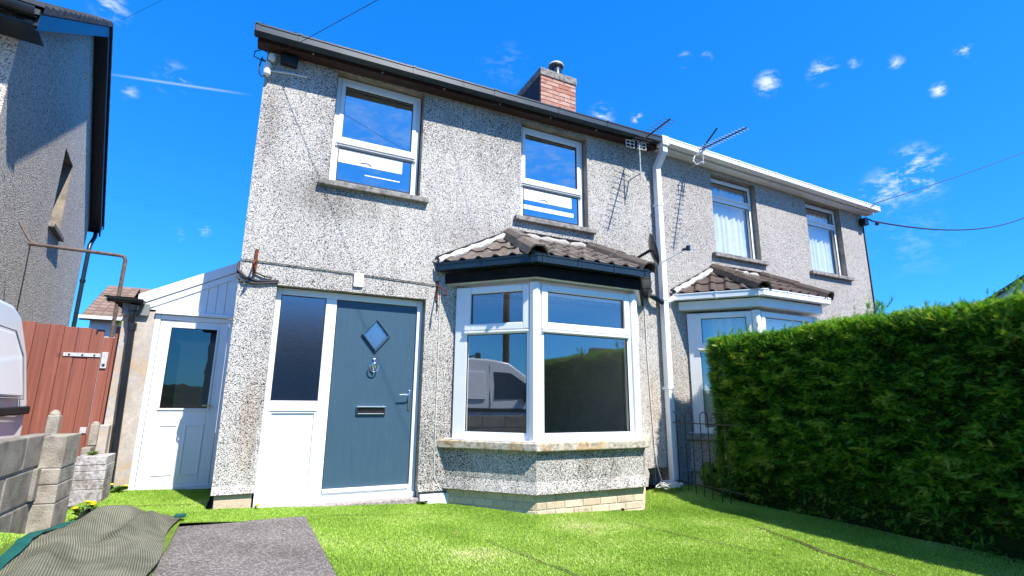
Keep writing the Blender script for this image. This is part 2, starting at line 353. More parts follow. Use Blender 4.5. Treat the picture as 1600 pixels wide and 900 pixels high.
def link(name, me, mat, parent=None, bevel=0, smooth=False, seg=2):
    for m in (mat if isinstance(mat, (list, tuple)) else [mat]):
        if not me.materials or isinstance(mat, (list, tuple)): me.materials.append(M[m])
    o = bpy.data.objects.new(name, me); COL.objects.link(o)
    if smooth:
        for p in me.polygons: p.use_smooth = True
        if smooth != 'full':
            try: me.set_sharp_from_angle(angle=R(40))
            except Exception: pass
    if bevel:
        b = o.modifiers.new('bevel', 'BEVEL'); b.width = bevel; b.segments = seg; b.limit_method = 'ANGLE'; b.angle_limit = R(35)
    if parent is not None: attach(o, parent)
    return o
def wmat(o):
    m = Matrix.Translation(o.location) @ o.rotation_euler.to_matrix().to_4x4()
    return (wmat(o.parent) @ o.matrix_parent_inverse @ m) if o.parent else m
def attach(o, p, local=False):
    o.parent = p
    if not local: o.matrix_parent_inverse = wmat(p).inverted()
def root(name, label, cat, loc, group=None, rz=0):
    o = bpy.data.objects.new(name, None); COL.objects.link(o); o.location = loc; o.rotation_euler = (0, 0, rz); o.empty_display_size = .2
    return tag(o, label, cat, group)
def tag(o, label=None, cat=None, group=None, kind=None):
    if label: o['label'] = label
    if cat: o['category'] = cat
    if group: o['group'] = group
    if kind: o['kind'] = kind
    return o
def grid_wall(name, xs, zs, holes, y0, y1, mats, parent):
    """wall in the xz plane between y0 (outside) and y1, with rectangular holes; slot 0 outside, 1 reveals, 2 inside"""
    X = sorted(set(xs + [h[0] for h in holes] + [h[1] for h in holes])); Z = sorted(set(zs + [h[2] for h in holes] + [h[3] for h in holes]))
    solid = lambda i, j: 0 <= i < len(X)-1 and 0 <= j < len(Z)-1 and not any(h[0]-1e-6 <= X[i] and X[i+1] <= h[1]+1e-6 and h[2]-1e-6 <= Z[j] and Z[j+1] <= h[3]+1e-6 for h in holes)
    b = bmesh.new(); vc = {}
    def V(x, y, z):
        k = (round(x, 5), round(y, 5), round(z, 5))
        if k not in vc: vc[k] = b.verts.new(k)
        return vc[k]
    def F(ps, m): f = b.faces.new([V(*p) for p in ps]); f.material_index = m
    for i in range(len(X)-1):
        for j in range(len(Z)-1):
            if not solid(i, j): continue
            a, c, d, e = X[i], X[i+1], Z[j], Z[j+1]
            F([(a,y0,d),(c,y0,d),(c,y0,e),(a,y0,e)], 0); F([(a,y1,e),(c,y1,e),(c,y1,d),(a,y1,d)], 2)
            for di, dj, ps in ((-1,0,[(a,y0,e),(a,y1,e),(a,y1,d),(a,y0,d)]), (1,0,[(c,y0,d),(c,y1,d),(c,y1,e),(c,y0,e)]), (0,-1,[(a,y0,d),(a,y1,d),(c,y1,d),(c,y0,d)]), (0,1,[(a,y0,e),(c,y0,e),(c,y1,e),(a,y1,e)])):
                if not solid(i+di, j+dj):
                    inside = 0 <= i+di < len(X)-1 and 0 <= j+dj < len(Z)-1
                    F(ps, 1 if inside else 0)
    me = bpy.data.meshes.new(name); b.to_mesh(me); b.free()
    return link(name, me, mats, parent)
def room(name, x0, x1, y0, y1, z0, z1, parent):
    m = MB(); vs = [(x0,y0,z0),(x1,y0,z0),(x1,y1,z0),(x0,y1,z0),(x0,y0,z1),(x1,y0,z1),(x1,y1,z1),(x0,y1,z1)]
    m.add(vs, [(0,1,2,3),(4,7,6,5),(1,5,6,2),(2,6,7,3),(3,7,4,0)])
    me = bpy.data.meshes.new(name); me.from_pydata(m.v, [], m.f)
    o = link(name, me, ['plaster', 'carpet'], parent); me.polygons[0].material_index = 1; return o
class Frame:   # local frame: u along t, w outward, z up
    def __init__(s, o, t): s.o = Vector(o); s.t = Vector(t).normalized(); s.n = Vector((s.t.y, -s.t.x, 0))
    def mat(s): return Matrix(((s.t.x, s.n.x, 0, s.o.x), (s.t.y, s.n.y, 0, s.o.y), (0, 0, 1, s.o.z), (0, 0, 0, 1)))
def ring(mb, mt, u0, u1, z0, z1, w, d0, d1, wb=None, wt=None):
    wb = w if wb is None else wb; wt = w if wt is None else wt
    mb.box(u0, u0+w, d0, d1, z0, z1, mt); mb.box(u1-w, u1, d0, d1, z0, z1, mt)
    mb.box(u0+w, u1-w, d0, d1, z0, z0+wb, mt); mb.box(u0+w, u1-w, d0, d1, z1-wt, z1, mt)
def sash(parent, fr, u0, u1, z0, z1, glassmat='glass', ring_w=.0, depth=.0, name='pane'):
    """glass with thin black gasket in the hole u0..u1,z0..z1"""
    mt = fr.mat(); g = MB(); ring(g, mt, u0-.002, u1+.002, z0-.002, z1+.002, .008, -.018, -.004); g.build('gasket', 'upvc_gasket', parent)
    p = MB(); p.box(u0-.004, u1+.004, -.026, -.018, z0-.004, z1+.004, mt); return p.build(name, glassmat, parent)

# ------------------------------------------------------------------ ground
def sstep(a, b, x):
    t = np.clip((x-a)/(b-a), 0, 1); return t*t*(3-2*t)
def gz(x, y):
    x = np.asarray(x, float); y = np.asarray(y, float)
    b = np.maximum(.045-.047*x, -.165); b = np.minimum(b, .095)
    b = b + .085*sstep(4.6, 5.3, x)*sstep(-1.0, -.15, y)
    b = b - .30*sstep(-4.6, -9, y)
    b = b - .25*sstep(3, 14, y)
    b = b + .16*np.exp(-(((x+1.0)/.17)**2 + ((y+1.62)/.55)**2))
    return b
def height_sheet(name, x0, x1, y0, y1, step, mat, off=0., hole=None, warp=None):
    nx = max(2, int((x1-x0)/step)+1); ny = max(2, int((y1-y0)/step)+1)
    xs = np.linspace(x0, x1, nx); ys = np.linspace(y0, y1, ny); X, Y = np.meshgrid(xs, ys); Z = gz(X, Y)+off
    if warp is not None: Z = Z + warp(X, Y)
    v = np.stack([X, Y, Z], -1).reshape(-1, 3)
    f = [(j*nx+i, j*nx+i+1, (j+1)*nx+i+1, (j+1)*nx+i) for j in range(ny-1) for i in range(nx-1) if not (hole and hole((xs[i]+xs[i+1])/2, (ys[j]+ys[j+1])/2))]
    me = bpy.data.meshes.new(name); me.from_pydata(v.tolist(), [], f); me.update()
    return link(name, me, mat, smooth='full')
g = MB(); g.add([(-900, -900, -.62), (900, -900, -.62), (900, 900, -.62), (-900, 900, -.62)], [(0, 1, 2, 3)])
tag(g.build('ground', 'soil'), 'wide plain earth running off to the horizon', kind='structure')
tag(height_sheet('garden_soil', -9, 16, -7.4, 14, .18, 'soil', -.035), 'dark garden soil under the turf', kind='structure')
g = MB(); g.box(-60, 60, -9.2, -7.4, -.55, -.36); tag(g.build('pavement', 'pavement', bevel=.02), 'pale concrete pavement along the road', kind='structure')
g = MB(); g.add([(-60, -17, -.47), (60, -17, -.47), (60, -9.2, -.47), (-60, -9.2, -.47)], [(0, 1, 2, 3)])
tag(g.build('road', 'asphalt'), 'grey asphalt street in front of the garden', kind='structure')
SLAB = [(-.20, -.535), (.76, -.55), (.80, -3.9), (-.24, -3.9)]
def in_slab(x, y, e=0): return (-.20-e < x) & (x < .755+e*1.0+.03*(-y-.6)) & (y < -.545+e) & (y > -3.9)
seams = [((3.55, -1.25), (4.02, -2.75), .009, 0.0), ((4.80, -1.75), (4.30, -3.5), .015, .035), ((2.25, -.62), (.55, -.50), .005, 0), ((1.95, -1.7), (2.25, -2.9), .006, .0), ((-.95, .25), (.05, .22), .008, 0)]
def segd(px, py, a, b):
    ax, ay = a; bx, by = b; dx, dy = bx-ax, by-ay; l2 = dx*dx+dy*dy
    t = np.clip(((px-ax)*dx+(py-ay)*dy)/l2, 0, 1); return np.hypot(px-ax-t*dx, py-ay-t*dy), t
def turf_warp(X, Y):
    h = .006*np.sin(X*5.1+1.3*np.sin(Y*2.2))*np.sin(Y*4.3+.7)
    d, t = segd(X, Y, *seams[1][:2]); side = (X - (seams[1][0][0] + (seams[1][1][0]-seams[1][0][0])*t)) < 0
    pass
    return h
turf = height_sheet('turf_sheet', -1.02, 5.62, -4.6, 1.22, .045, 'turf_base', -.012,
   hole=lambda x, y: (y > -.02 and x > -.02) or in_slab(x, y, -.02), warp=turf_warp)
tag(turf, 'green artificial turf sheet laid over the front garden', kind='structure')
NB = 620000
bx = rng.uniform(-1.02, 5.75, NB); by = -4.1 + (rng.uniform(0, 1, NB)**.75)*5.3
keep = ~((by > -.03) & (bx > -.03)) & ~in_slab(bx, by, rng.uniform(-.035, .01, NB)) & ~((bx > 2.15) & (bx < 5.0) & (by > -.78+0*bx) & (by > -.78) & (np.abs(bx-3.6) < 1.45 + by*.9)) & ~((bx > -1.1) & (bx < -.88) & (by > .46) & (by < .85)) & ~((bx < -.88) & (by > -.9) & (by < -.5))
for a, b, w_, _ in seams:
    d, _t = segd(bx, by, a, b); keep &= ~(d < w_*(.9+.25*np.sin(_t*23+bx*9)))
keep &= ~((bx < -.15) & (bx > -.90) & (by < -.48))
bx = bx[keep]; by = by[keep]; n = len(bx)
bz = gz(bx, by) + turf_warp(bx, by) - .012
hh = rng.uniform(.006, .014, n); an = rng.uniform(0, 2*np.pi, n); lean = rng.uniform(.1, .8, n)*hh; la = rng.normal(2.6, 1.0, n)
wd = rng.uniform(.0022, .0045, n)
P = np.stack([bx, by, bz], -1); sd = np.stack([np.cos(an), np.sin(an), 0*an], -1)*wd[:, None]
tip = P + np.stack([np.cos(la)*lean, np.sin(la)*lean, hh], -1)
v = np.stack([P-sd, P+sd, tip], 1).reshape(-1, 3)
me = bpy.data.meshes.new('artificial_grass'); me.vertices.add(3*n); me.vertices.foreach_set('co', v.ravel().astype(np.float32))
me.loops.add(3*n); me.loops.foreach_set('vertex_index', np.arange(3*n, dtype=np.int32)); me.polygons.add(n)
me.polygons.foreach_set('loop_start', np.arange(0, 3*n, 3, dtype=np.int32)); me.polygons.foreach_set('loop_total', np.full(n, 3, np.int32)); me.update()
patch = np.array([mnoise.fractal(Vector((x*1.1, y*1.1, 3.3)), .9, 2.1, 4) for x, y in zip(bx[::1], by[::1])]) if n < 1 else None
gxs = np.linspace(-1.2, 6, 160); gys = np.linspace(-4.6, 1.4, 140)
G = np.array([[mnoise.fractal(Vector((x*1.2, y*1.2, 3.3)), .9, 2.1, 5) for x in gxs] for y in gys])
ix = np.clip(((bx-gxs[0])/(gxs[1]-gxs[0])).astype(int), 0, 159); iy = np.clip(((by-gys[0])/(gys[1]-gys[0])).astype(int), 0, 139)
tone = np.clip(.54 + .36*G[iy, ix] + rng.normal(0, .15, n), 0, 1)
at_ = me.attributes.new('tone', 'FLOAT', 'FACE'); at_.data.foreach_set('value', tone.astype(np.float32))
tag(link('artificial_grass', me, 'turf_blade'), 'short bright green artificial grass covering the front garden', 'grass', kind='stuff')
for a_s, b_s, w_s, _l in seams:
    sv_ = []; ns_ = 24; dx_ = Vector((b_s[0]-a_s[0], b_s[1]-a_s[1])); pn_ = Vector((-dx_.y, dx_.x)).normalized()
    for i in range(ns_+1):
        q_ = i/ns_; c_x = a_s[0]+dx_.x*q_+.012*math.sin(i*.9); c_y = a_s[1]+dx_.y*q_; hw_ = w_s*(.25+.75*math.sin(math.pi*q_)**.7)*(.7+.5*random.random())
        for s_ in (-1, 1):
            xx, yy = c_x+pn_.x*hw_*s_, c_y+pn_.y*hw_*s_; sv_.append((xx, yy, float(gz(xx, yy)+turf_warp(np.array(xx), np.array(yy)))+.001))
    k = MB(); k.add(sv_, [(2*i, 2*i+1, 2*i+3, 2*i+2) for i in range(ns_)]); k.build('seam_gap', 'soil', turf)
# concrete slab
sm = MB(); sm.prism(SLAB[::-1], -.12, .018); sl_ = sm.build('concrete_slab', 'slab_concrete', bevel=.008)
tag(sl_, 'bare grey concrete slab in front of the door', kind='structure')

# ------------------------------------------------------------------ shared house builders
PW = 5.41
def mirror(x): return 2*PW - x
def upper_window(house, x0, x1, z0, z1, style, mir=False):
    ww = root_part('window', house, (x0, 0, z0))
    fy = .10
    fr = Frame((x0, fy, 0), (1, 0, 0)); mt = fr.mat(); wdt = x1-x0
    sill = MB(); sill.box(x0-.10, x1+.10, -.065, .12, z0-.075, z0-.012); sill.build('sill', 'sill_concrete', ww, .008)
    if style == 'sash':
        f = MB(); ring(f, mt, .012, wdt-.012, z0-.005, z1-.01, .055, -.06, 0); f.build('frame', 'upvc', ww, .006)
        zm = z0+.54
        s1 = MB(); ring(s1, mt, .062, wdt-.062, zm, z1-.062, .048, -.05, .012, .055, .05); s1.build('upper_sash', 'upvc', ww, .006)
        s2 = MB(); ring(s2, mt, .055, wdt-.055, z0+.04, zm-.012, .035, -.06, -.012, .03, .06); s2.build('lower_sash', 'upvc', ww, .006)
        b = MB(); b.box(.06, wdt-.06, .0, .026, zm-.034, zm-.004, mt); b.box(.06, wdt-.06, .0, .014, zm-.055, zm-.040, mt); b.build('drip_rail', 'upvc', ww, .006)
        for sgn in (.058, wdt-.058):
            c = MB(); c.box(sgn-.012, sgn+.012, -.002, .014, zm-.07, zm-.02, mt); c.build('catch', 'galvanised', ww, .003)
        sash(ww, fr, .11, wdt-.11, zm+.055, z1-.112, 'glass_upper'); sash(ww, fr, .09, wdt-.09, z0+.07, zm-.072, 'glass_upper')
        k = MB(); k.box(.082, wdt-.20, -.0175, -.0155, zm-.245, zm-.074, mt); k.build('white_sheet', 'paper', ww)
        k = MB()
        if x0 > 2: k.box(.082, wdt-.17, -.0175, -.0155, z0+.165, z0+.225, mt)
        else: k.box(.40, wdt-.22, -.0175, -.0155, z0+.185, z0+.197, mt)
        k.build('white_strip', 'paper', ww)
        h = MB(); h.tube([(x0+.40+.07*math.sin(a), fy+.014, zm-.235+.035*math.cos(a*1.0)) for a in np.linspace(-.9, 1.5, 9)], .006, 6); h.build('handle', 'grey_soffit', ww, smooth=True)
    else:
        f = MB(); ring(f, mt, .01, wdt-.01, z0-.005, z1-.01, .06, -.06, 0); zt = z1-.37
        f.box(.07, wdt-.07, -.06, 0, zt-.05, zt+.04, mt); f.build('frame', 'upvc', ww, .006)
        s1 = MB(); ring(s1, mt, .05, wdt-.05, zt+.02, z1-.055, .03, -.02, .02); s1.build('top_sash', 'upvc', ww, .005)
        sash(ww, fr, .08, wdt-.08, zt+.05, z1-.085, 'glass'); sash(ww, fr, .07, wdt-.07, z0+.055, zt-.05, 'glass')
        c = MB(); nx = 70; o = 0
        vs = []; fs = []
        for i in range(nx+1):
            u = .06 + (wdt-.12)*i/nx; a = i*.62 + 1.2*math.sin(i*.21)
            for z, amp in ((z0+.02, 1.0), (z1-.10-.05*abs(math.sin(i*.3)), .55)): vs.append((x0+u, fy+.115+.022*amp*math.sin(a), z))
        fs = [(2*i, 2*i+2, 2*i+3, 2*i+1) for i in range(nx)]
        c.add(vs, fs); me = bpy.data.meshes.new('curtain'); me.from_pydata(c.v, [], c.f); link('curtain', me, 'curtain', ww, smooth='full')
    return ww
def root_part(name, parent, loc):
    o = bpy.data.objects.new(name, None); COL.objects.link(o); o.location = loc; o.empty_display_size = .1; attach(o, parent); return o
def off_poly(pts, d):     # offset the open bay outline outward, ends kept on y=0 (or given)
    out = []; ns = []
    for a, b in zip(pts[:-1], pts[1:]):
        t = Vector((b[0]-a[0], b[1]-a[1])).normalized(); ns.append((Vector(a), t, Vector((t.y, -t.x))))
    lines = [(p+n*d, t) for p, t, n in ns]
    def isect(l1, l2):
        p, t = l1; q, u = l2; dn = t.x*u.y-t.y*u.x; s = ((q.x-p.x)*u.y-(q.y-p.y)*u.x)/dn; return p+t*s
    p, t = lines[0]; out.append(p + t*(-(p.y)/t.y)); 
    for a, b in zip(lines[:-1], lines[1:]): out.append(isect(a, b))
    p, t = lines[-1]; out.append(p + t*(-(p.y)/t.y))
    return [(v.x, v.y) for v in out]
GUT = [(.062, .0), (.060, -.035), (.045, -.066), (.0, -.078), (-.045, -.066), (-.060, -.035), (-.062, 0), (-.054, 0), (-.052, -.033), (-.04, -.058), (0, -.069), (.04, -.058), (.052, -.033), (.054, 0)]
OGEE = [(.062, .012), (.062, -.004), (.055, -.012), (.055, -.075), (-.055, -.075), (-.055, 0.0), (-.047, 0), (-.047, -.066), (.047, -.066), (.047, .012)]
def tile_mesh(fr_o, u, v, n, u0, v0, w, ln, planes, prof, lift=.030, th=.016):
    """one interlocking tile on a slope; clipped by planes (point, normal): keeps the side the normal points away from"""
    b = bmesh.new(); rows = []
    for vv, lf in ((v0-.012, lift), (v0+ln, lift*.25)):
        top = []; bot = []
        for a, h in prof:
            p = fr_o + u*(u0+a*w) + v*vv + n*(lf+h); top.append(b.verts.new(p)); bot.append(b.verts.new(p - n*th))
        rows.append((top, bot))
    (t0, b0), (t1, b1) = rows; k = len(prof)
    for i in range(k-1):
        b.faces.new((t0[i], t0[i+1], t1[i+1], t1[i])); b.faces.new((b0[i], b1[i], b1[i+1], b0[i+1]))
        b.faces.new((t0[i], b0[i], b0[i+1], t0[i+1])); b.faces.new((t1[i], t1[i+1], b1[i+1], b1[i]))
    b.faces.new((t0[0], t1[0], b1[0], b0[0])); b.faces.new((t0[-1], b0[-1], b1[-1], t1[-1]))
    for pt, nm in planes:
        r = bmesh.ops.bisect_plane(b, geom=b.verts[:]+b.edges[:]+b.faces[:], plane_co=pt, plane_no=nm, clear_outer=True)
        ed = [e for e in r['geom_cut'] if isinstance(e, bmesh.types.BMEdge)]
        if ed: bmesh.ops.holes_fill(b, edges=ed)
    if len(b.faces) < 3: b.free(); return None
    bmesh.ops.recalc_face_normals(b, faces=b.faces)
    me = bpy.data.meshes.new('tile'); b.to_mesh(me); b.free(); return me
PROF = [(0, .0), (.06, .017), (.16, .028), (.27, .027), (.38, .013), (.46, .002), (.74, .0), (.93, .0), (1.0, .004)]
def bay(house, mir, wallmat, guttermat, fasciamat, tilemat, prof_gut, sillmat, visible_bricks=True):
    mx = (lambda p: (mirror(p[0]), p[1])) if mir else (lambda p: p)
    base = [(2.20, 0), (2.91, -.78), (4.30, -.78), (5.00, 0)]
    if mir: base = [(5.82+(x-5.82)*.94, y) for x, y in [mx(p) for p in base][::-1]]
    B = root_part('bay_window', house, ((base[0][0]+base[3][0])/2, -.4, 0))
    inner = [(base[3][0]-.1, .0), (base[0][0]+.1, .0)]
    # low wall with bell-cast foot
    wl = MB(); n4 = len(base)
    lv = [(off_poly(base, .045), .085), (off_poly(base, .035), .12), (off_poly(base, .0), .20), (base, .497)]
    vs = []; fs = []
    for pts, z in lv: vs += [(x, y, z) for x, y in pts]
    for k in range(len(lv)-1):
        for i in range(3): a = k*4+i; fs.append((a, a+1, a+5, a+4))
    fs.append((0, 1, 2, 3)); fs.append((12, 13, 14, 15)); wl.add(vs, fs); wl.build('low_wall', wallmat, B)
    # plinth bricks
    core = off_poly(base, -.02); pc = MB(); pc.prism(core + [(core[3][0], .05), (core[0][0], .05)], -.35, .09); pl = pc.build('plinth', 'mortar_cream', B)
    for (a, b) in zip(core[:-1], core[1:]):
        a = Vector((*a, 0)); b = Vector((*b, 0)); f = Frame(a, b-a); ln = (b-a).length; mt = f.mat()
        for row in range(4):
            z = .083 - .076*(row+1); u = -(row % 2)*.11
            while u < ln-.01:
                u0 = max(u, .004); u1 = min(u+.215, ln-.004)
                if u1-u0 > .03:
                    k = MB(); k.box(u0, u1, -.05, .006+.003*random.random(), z, z+.066, mt); k.build('brick', 'brick_pale', pl, .004, seg=1)
                u += .225
    # sill
    so_ = off_poly(base, .075); sm_ = MB(); si = off_poly(base, -.1)
    sm_.prism(so_ + [(so_[3][0]-.02, .06), (so_[0][0]+.02, .06)], .5, .585); sm_.build('sill', sillmat, B, .012)
    # frames
    wi = off_poly(base, -.045)
    wi = [(wi[0][0]+(-.0), -.03), wi[1], wi[2], (wi[3][0], -.03)]
    z0, z1, zt0, zt1 = .60, 2.29, 1.735, 1.845
    for q, (a, b) in enumerate(zip(wi[:-1], wi[1:])):
        a = Vector((*a, 0)); b = Vector((*b, 0)); f = Frame(a, b-a); mt = f.mat(); ln = (b-a).length
        l0 = .155 if q == 0 else .105; r0 = ln-(.155 if q == 2 else .105)
        lite = root_part('window_light', B, (a.x, a.y, z0))
        fm = MB(); fm.box(.0, l0, -.065, 0, z0, z1, mt); fm.box(r0, ln, -.065, 0, z0, z1, mt)
        fm.box(l0, r0, -.065, 0, z0, .675, mt); fm.box(l0, r0, -.065, 0, zt0, zt1, mt); fm.box(l0, r0, -.065, 0, 2.21, z1, mt)
        fm.build('frame', 'upvc', lite, .006)
        s1 = MB(); ring(s1, mt, l0-.035, r0+.035, zt0+.045, 2.275, .075, -.04, .022, .075, .07); s1.build('top_sash', 'upvc', lite, .008)
        dr = MB(); dr.box(l0-.03, r0+.03, .0, .03, zt0+.012, zt0+.035, mt); dr.build('drip_rail', 'upvc', lite, .005)
        sash(lite, f, l0+.042, r0-.042, zt1+.01, 2.205); sash(lite, f, l0, r0, .675, zt0)
    for p in (wi[1], wi[2]):
        c = MB(); c.lathe([(.062, z0), (.062, z1)], (p[0], p[1]+.02, 0), 8); c.build('corner_post', 'upvc', B, smooth=True)
    cb = MB(); cb.prism(off_poly(base, .015)[::1], z0-.014, z0); cb.build('bottom_cill', 'upvc', B, .004)
    if mir:
        cpts = off_poly(base, -.16); cv = []
        path = [Vector((cpts[0][0], -.02)), Vector(cpts[1]), Vector(cpts[2]), Vector((cpts[3][0], -.02))]
        nsg = 0
        for a, b in zip(path[:-1], path[1:]):
            dl = (b-a); pn = Vector((-dl.y, dl.x)).normalized()
            for i in range(40):
                p = a + dl*(i/40) + pn*.012*math.sin(nsg*.9+.6*math.sin(nsg*.3)); cv += [(p.x, p.y, .60), (p.x, p.y, 2.27)]; nsg += 1
        me = bpy.data.meshes.new('net_curtain'); me.from_pydata(cv, [], [(2*i, 2*i+2, 2*i+3, 2*i+1) for i in range(nsg-1)]); link('net_curtain', me, 'curtain', B, smooth='full')
    # soffit, fascia and gutter
    zf0, zf1 = 2.335, 2.455
    sf = MB(); p = off_poly(base, .04); sf.prism(p, zf0-.004, zf0+.016); sf.build('soffit', 'upvc', B)
    fa = off_poly(base, .045); fb = MB(); fb.sweep([(0, 0), (.022, 0), (.022, zf1-zf0), (0, zf1-zf0)], [(x, y, zf0) for x, y in fa]); fb.build('fascia', fasciamat, B)
    ga = off_poly(base, .125); gl = [(x, y, 2.545) for x, y in ga]
    gl[0] = (ga[0][0]+.0, -.01, 2.545); gl[3] = (ga[3][0], -.01, 2.545)
    gb = MB(); gb.sweep(prof_gut, gl); gg = gb.build('gutter', guttermat, B, smooth=True)
    for i in range(3):
        a, b = Vector(gl[i]), Vector(gl[i+1]); k = max(2, int((b-a).length/.42))
        for j in range(k+1):
            pt = a.lerp(b, min(.97, max(.03, j/k))); d = (b-a).normalized()*.012
            c = MB(); c.sweep([(x*1.13, y*1.13+.004) for x, y in prof_gut], [pt-d, pt+d]); c.build('bracket', guttermat, gg, smooth=True)
    # roof
    rf = off_poly(base, .145); ze = 2.555; AP = [(2.98, 3.04), (4.22, 3.04)]
    if mir: AP = [(6.56, 3.04), (7.68, 3.04)]
    E = [Vector((x, y, ze)) for x, y in rf]; T0 = Vector((AP[0][0], -.0, 3.045)); T1 = Vector((AP[1][0], 0, 3.045))
    roof = MB(); roof.add([E[0], E[1], E[2], E[3], T0, T1], [(0, 1, 4), (1, 2, 5, 4), (2, 3, 5)]);
    me = bpy.data.meshes.new('roof'); me.from_pydata(roof.v, [], roof.f); RO = link('roof', me, 'felt', B)
    def cut(p, q):      # vertical-ish plane through p,q
        d = (q-p).normalized(); return d.cross(Vector((0, 0, 1))).normalized()
    for (e0, e1, tops) in ((E[0], E[1], (T0, T0)), (E[1], E[2], (T0, T1)), (E[2], E[3], (T1, T1))):
        u = (e1-e0).normalized(); top = tops[0]; n = u.cross((top-e0)).normalized()
        if n.z < 0: n = -n
        v = n.cross(u).normalized(); L0 = (e1-e0).length; vl = (top-e0).dot(v)
        mid = (e0+e1+tops[0]+tops[1])/4; pls = []
        for p, q in ((e0, tops[0]), (e1, tops[1])):
            nm = cut(p, q)
            if (mid-p).dot(nm) > 0: nm = -nm
            pls.append((p, nm))
        pls.append((Vector((0, -.004, 0)), Vector((0, 1, 0))))
        rows = 3; ex = vl/rows; w = .205
        for r in range(rows):
            uu = -.3
            while uu < L0+.3:
                me = tile_mesh(e0, u, v, n, uu + (.0 if r % 2 == 0 else .0), r*ex, w, ex+.05, pls, PROF)
                if me: link('tile', me, tilemat, RO)
                uu += w
    # hip tiles
    for p, q, sgn in ((E[1], T0, -1), (E[2], T1, 1)):
        d = (q-p); ln = d.length; d.normalize(); s_ = d.cross(Vector((0, 0, 1))).normalized(); nn_ = s_.cross(d).normalized()
        k = 2
        for i in range(k):
            a = p + d*(ln*i/k - .03) + nn_*(.045 + .012*(k-1-i)*0 ); b = p + d*(ln*(i+1)/k + .02) + nn_*.028
            m = MB(); pr = [(-.135, -.045), (-.105, .035), (-.055, .078), (.055, .078), (.105, .035), (.135, -.045), (.115, -.045), (.085, .022), (.045, .055), (-.045, .055), (-.085, .022), (-.115, -.045)]
            vs = [a + s_*x + nn_*y for x, y in pr] + [b + s_*x*.95 + nn_*y for x, y in pr]; L_ = len(pr)
            m.add(vs, [(j, (j+1) % L_, (j+1) % L_+L_, j+L_) for j in range(L_)] + [tuple(range(L_)), tuple(range(2*L_-1, L_-1, -1))]); m.build('hip_tile', tilemat, RO, .004)
    # mortar fillets against the wall
    def fillet(p, q, nm, w=.075, mt_='mortar_white'):
        m = MB(); k = 14; vs = []; fs = []
        for i in range(k+1):
            t = p.lerp(q, i/k); j = .014*math.sin(i*2.3)+.012*random.random()
            nn2 = Vector((0, 0, 1))
            vs += [t + nn2*(.070+j) + Vector((0, -.006, 0)), t + nn2*(.068+j*.5)+Vector((0, -w*.5-j, 0)), t + nn2*(.042+j)+Vector((0, -w-j*1.5, 0)), t + Vector((0, -w*.9, -.03)), t + Vector((0, -.002, -.03))]
        for i in range(k):
            for c_ in range(5): a = i*5+c_; b2 = i*5+(c_+1) % 5; fs.append((a, b2, b2+5, a+5))
        m.add(vs, fs); m.build(nm, mt_, RO, smooth='full')
        ld = MB(); dz = Vector((0, -.014, .088)); ld.tube([p+dz-(q-p).normalized()*.03, q+dz], .012, 5); ld.build('lead_strip', 'lead', RO)
    fillet(E[0]+Vector((.02, 0, .01)), T0+Vector((0, 0, 0)), 'mortar_fillet')
    fillet(T0, T1, 'mortar_fillet', .02, 'mortar'); fillet(T1, E[3], 'mortar_fillet')
    return B

# ------------------------------------------------------------------ our house
H = root('semi_detached_house', 'pebbledashed left half of the semi with blue-grey front door and dark gutters', 'house', (2.7, 2.5, 0))
wh = [(.74, 1.77, 3.35, 4.71), (3.12, 4.18, 3.35, 4.71), (.35, 1.905, .15, 2.13), (2.32, 4.88, .60, 2.29)]
grid_wall('front_wall', [0, 5.408], [.15, 4.95], wh, 0, .26, ['pebbledash', 'render_reveal', 'plaster'], H)
m = MB(); m.box(.002, .26, .262, 6.6, .15, 4.95); m.build('side_wall', 'pebbledash', H)
m = MB(); m.box(.002, 5.408, 6.602, 6.8, -.3, 4.95); m.build('rear_wall', 'pebbledash', H)
m = MB(); m.box(5.38, 5.408, .262, 6.6, -.3, 4.95); m.build('party_wall', 'plaster', H)
room('lower_room', 2.0, 5.36, .262, 4.2, .02, 2.5, H); room('upper_room', .28, 5.36, .262, 3.6, 2.7, 4.85, H); room('hall', .28, 1.98, .262, 4.2, .0, 2.5, H)
# plinths beside the door
pl = MB(); pl.box(.025, .335, .02, .26, -.3, .149); pl.box(1.915, 2.22, .02, .26, -.3, .149)
PL = pl.build('plinth', 'mortar', H)
for x0, x1 in ((.028, .332),):
    k = MB(); k.box(x0, x1, .004, .03, .0, .142); k.build('brick', 'brick_pale', PL, .006)
k = MB(); k.box(1.93, 2.30, -.03, .03, -.14, .03); k.build('painted_stone', 'white_render', PL, .01)
m = MB(); m.sweep([(0, 0), (.03, 0), (.012, .05), (0, .07)], [(.0, -.001, .15), (.35, -.001, .15)]); m.build('drip_bead', 'pebbledash', H)
m = MB(); m.sweep([(0, 0), (.03, 0), (.012, .05), (0, .07)], [(1.905, -.001, .06), (2.2, -.001, .06)]); m.build('drip_bead', 'pebbledash', H)
m = MB(); m.box(1.907, 2.3, .0, .2, .06, .152); m.build('wall_foot', 'pebbledash', H)
m = MB(); m.box(.345, 1.915, -.035, .2, -.10, .0); m.build('threshold', 'threshold', H, .01)
upper_window(H, .74, 1.77, 3.35, 4.71, 'sash'); upper_window(H, 3.12, 4.18, 3.35, 4.71, 'sash')
bay(H, False, 'pebbledash', 'blueblack_plastic', 'dark_wood', 'tile_brown', OGEE, 'bay_sill')

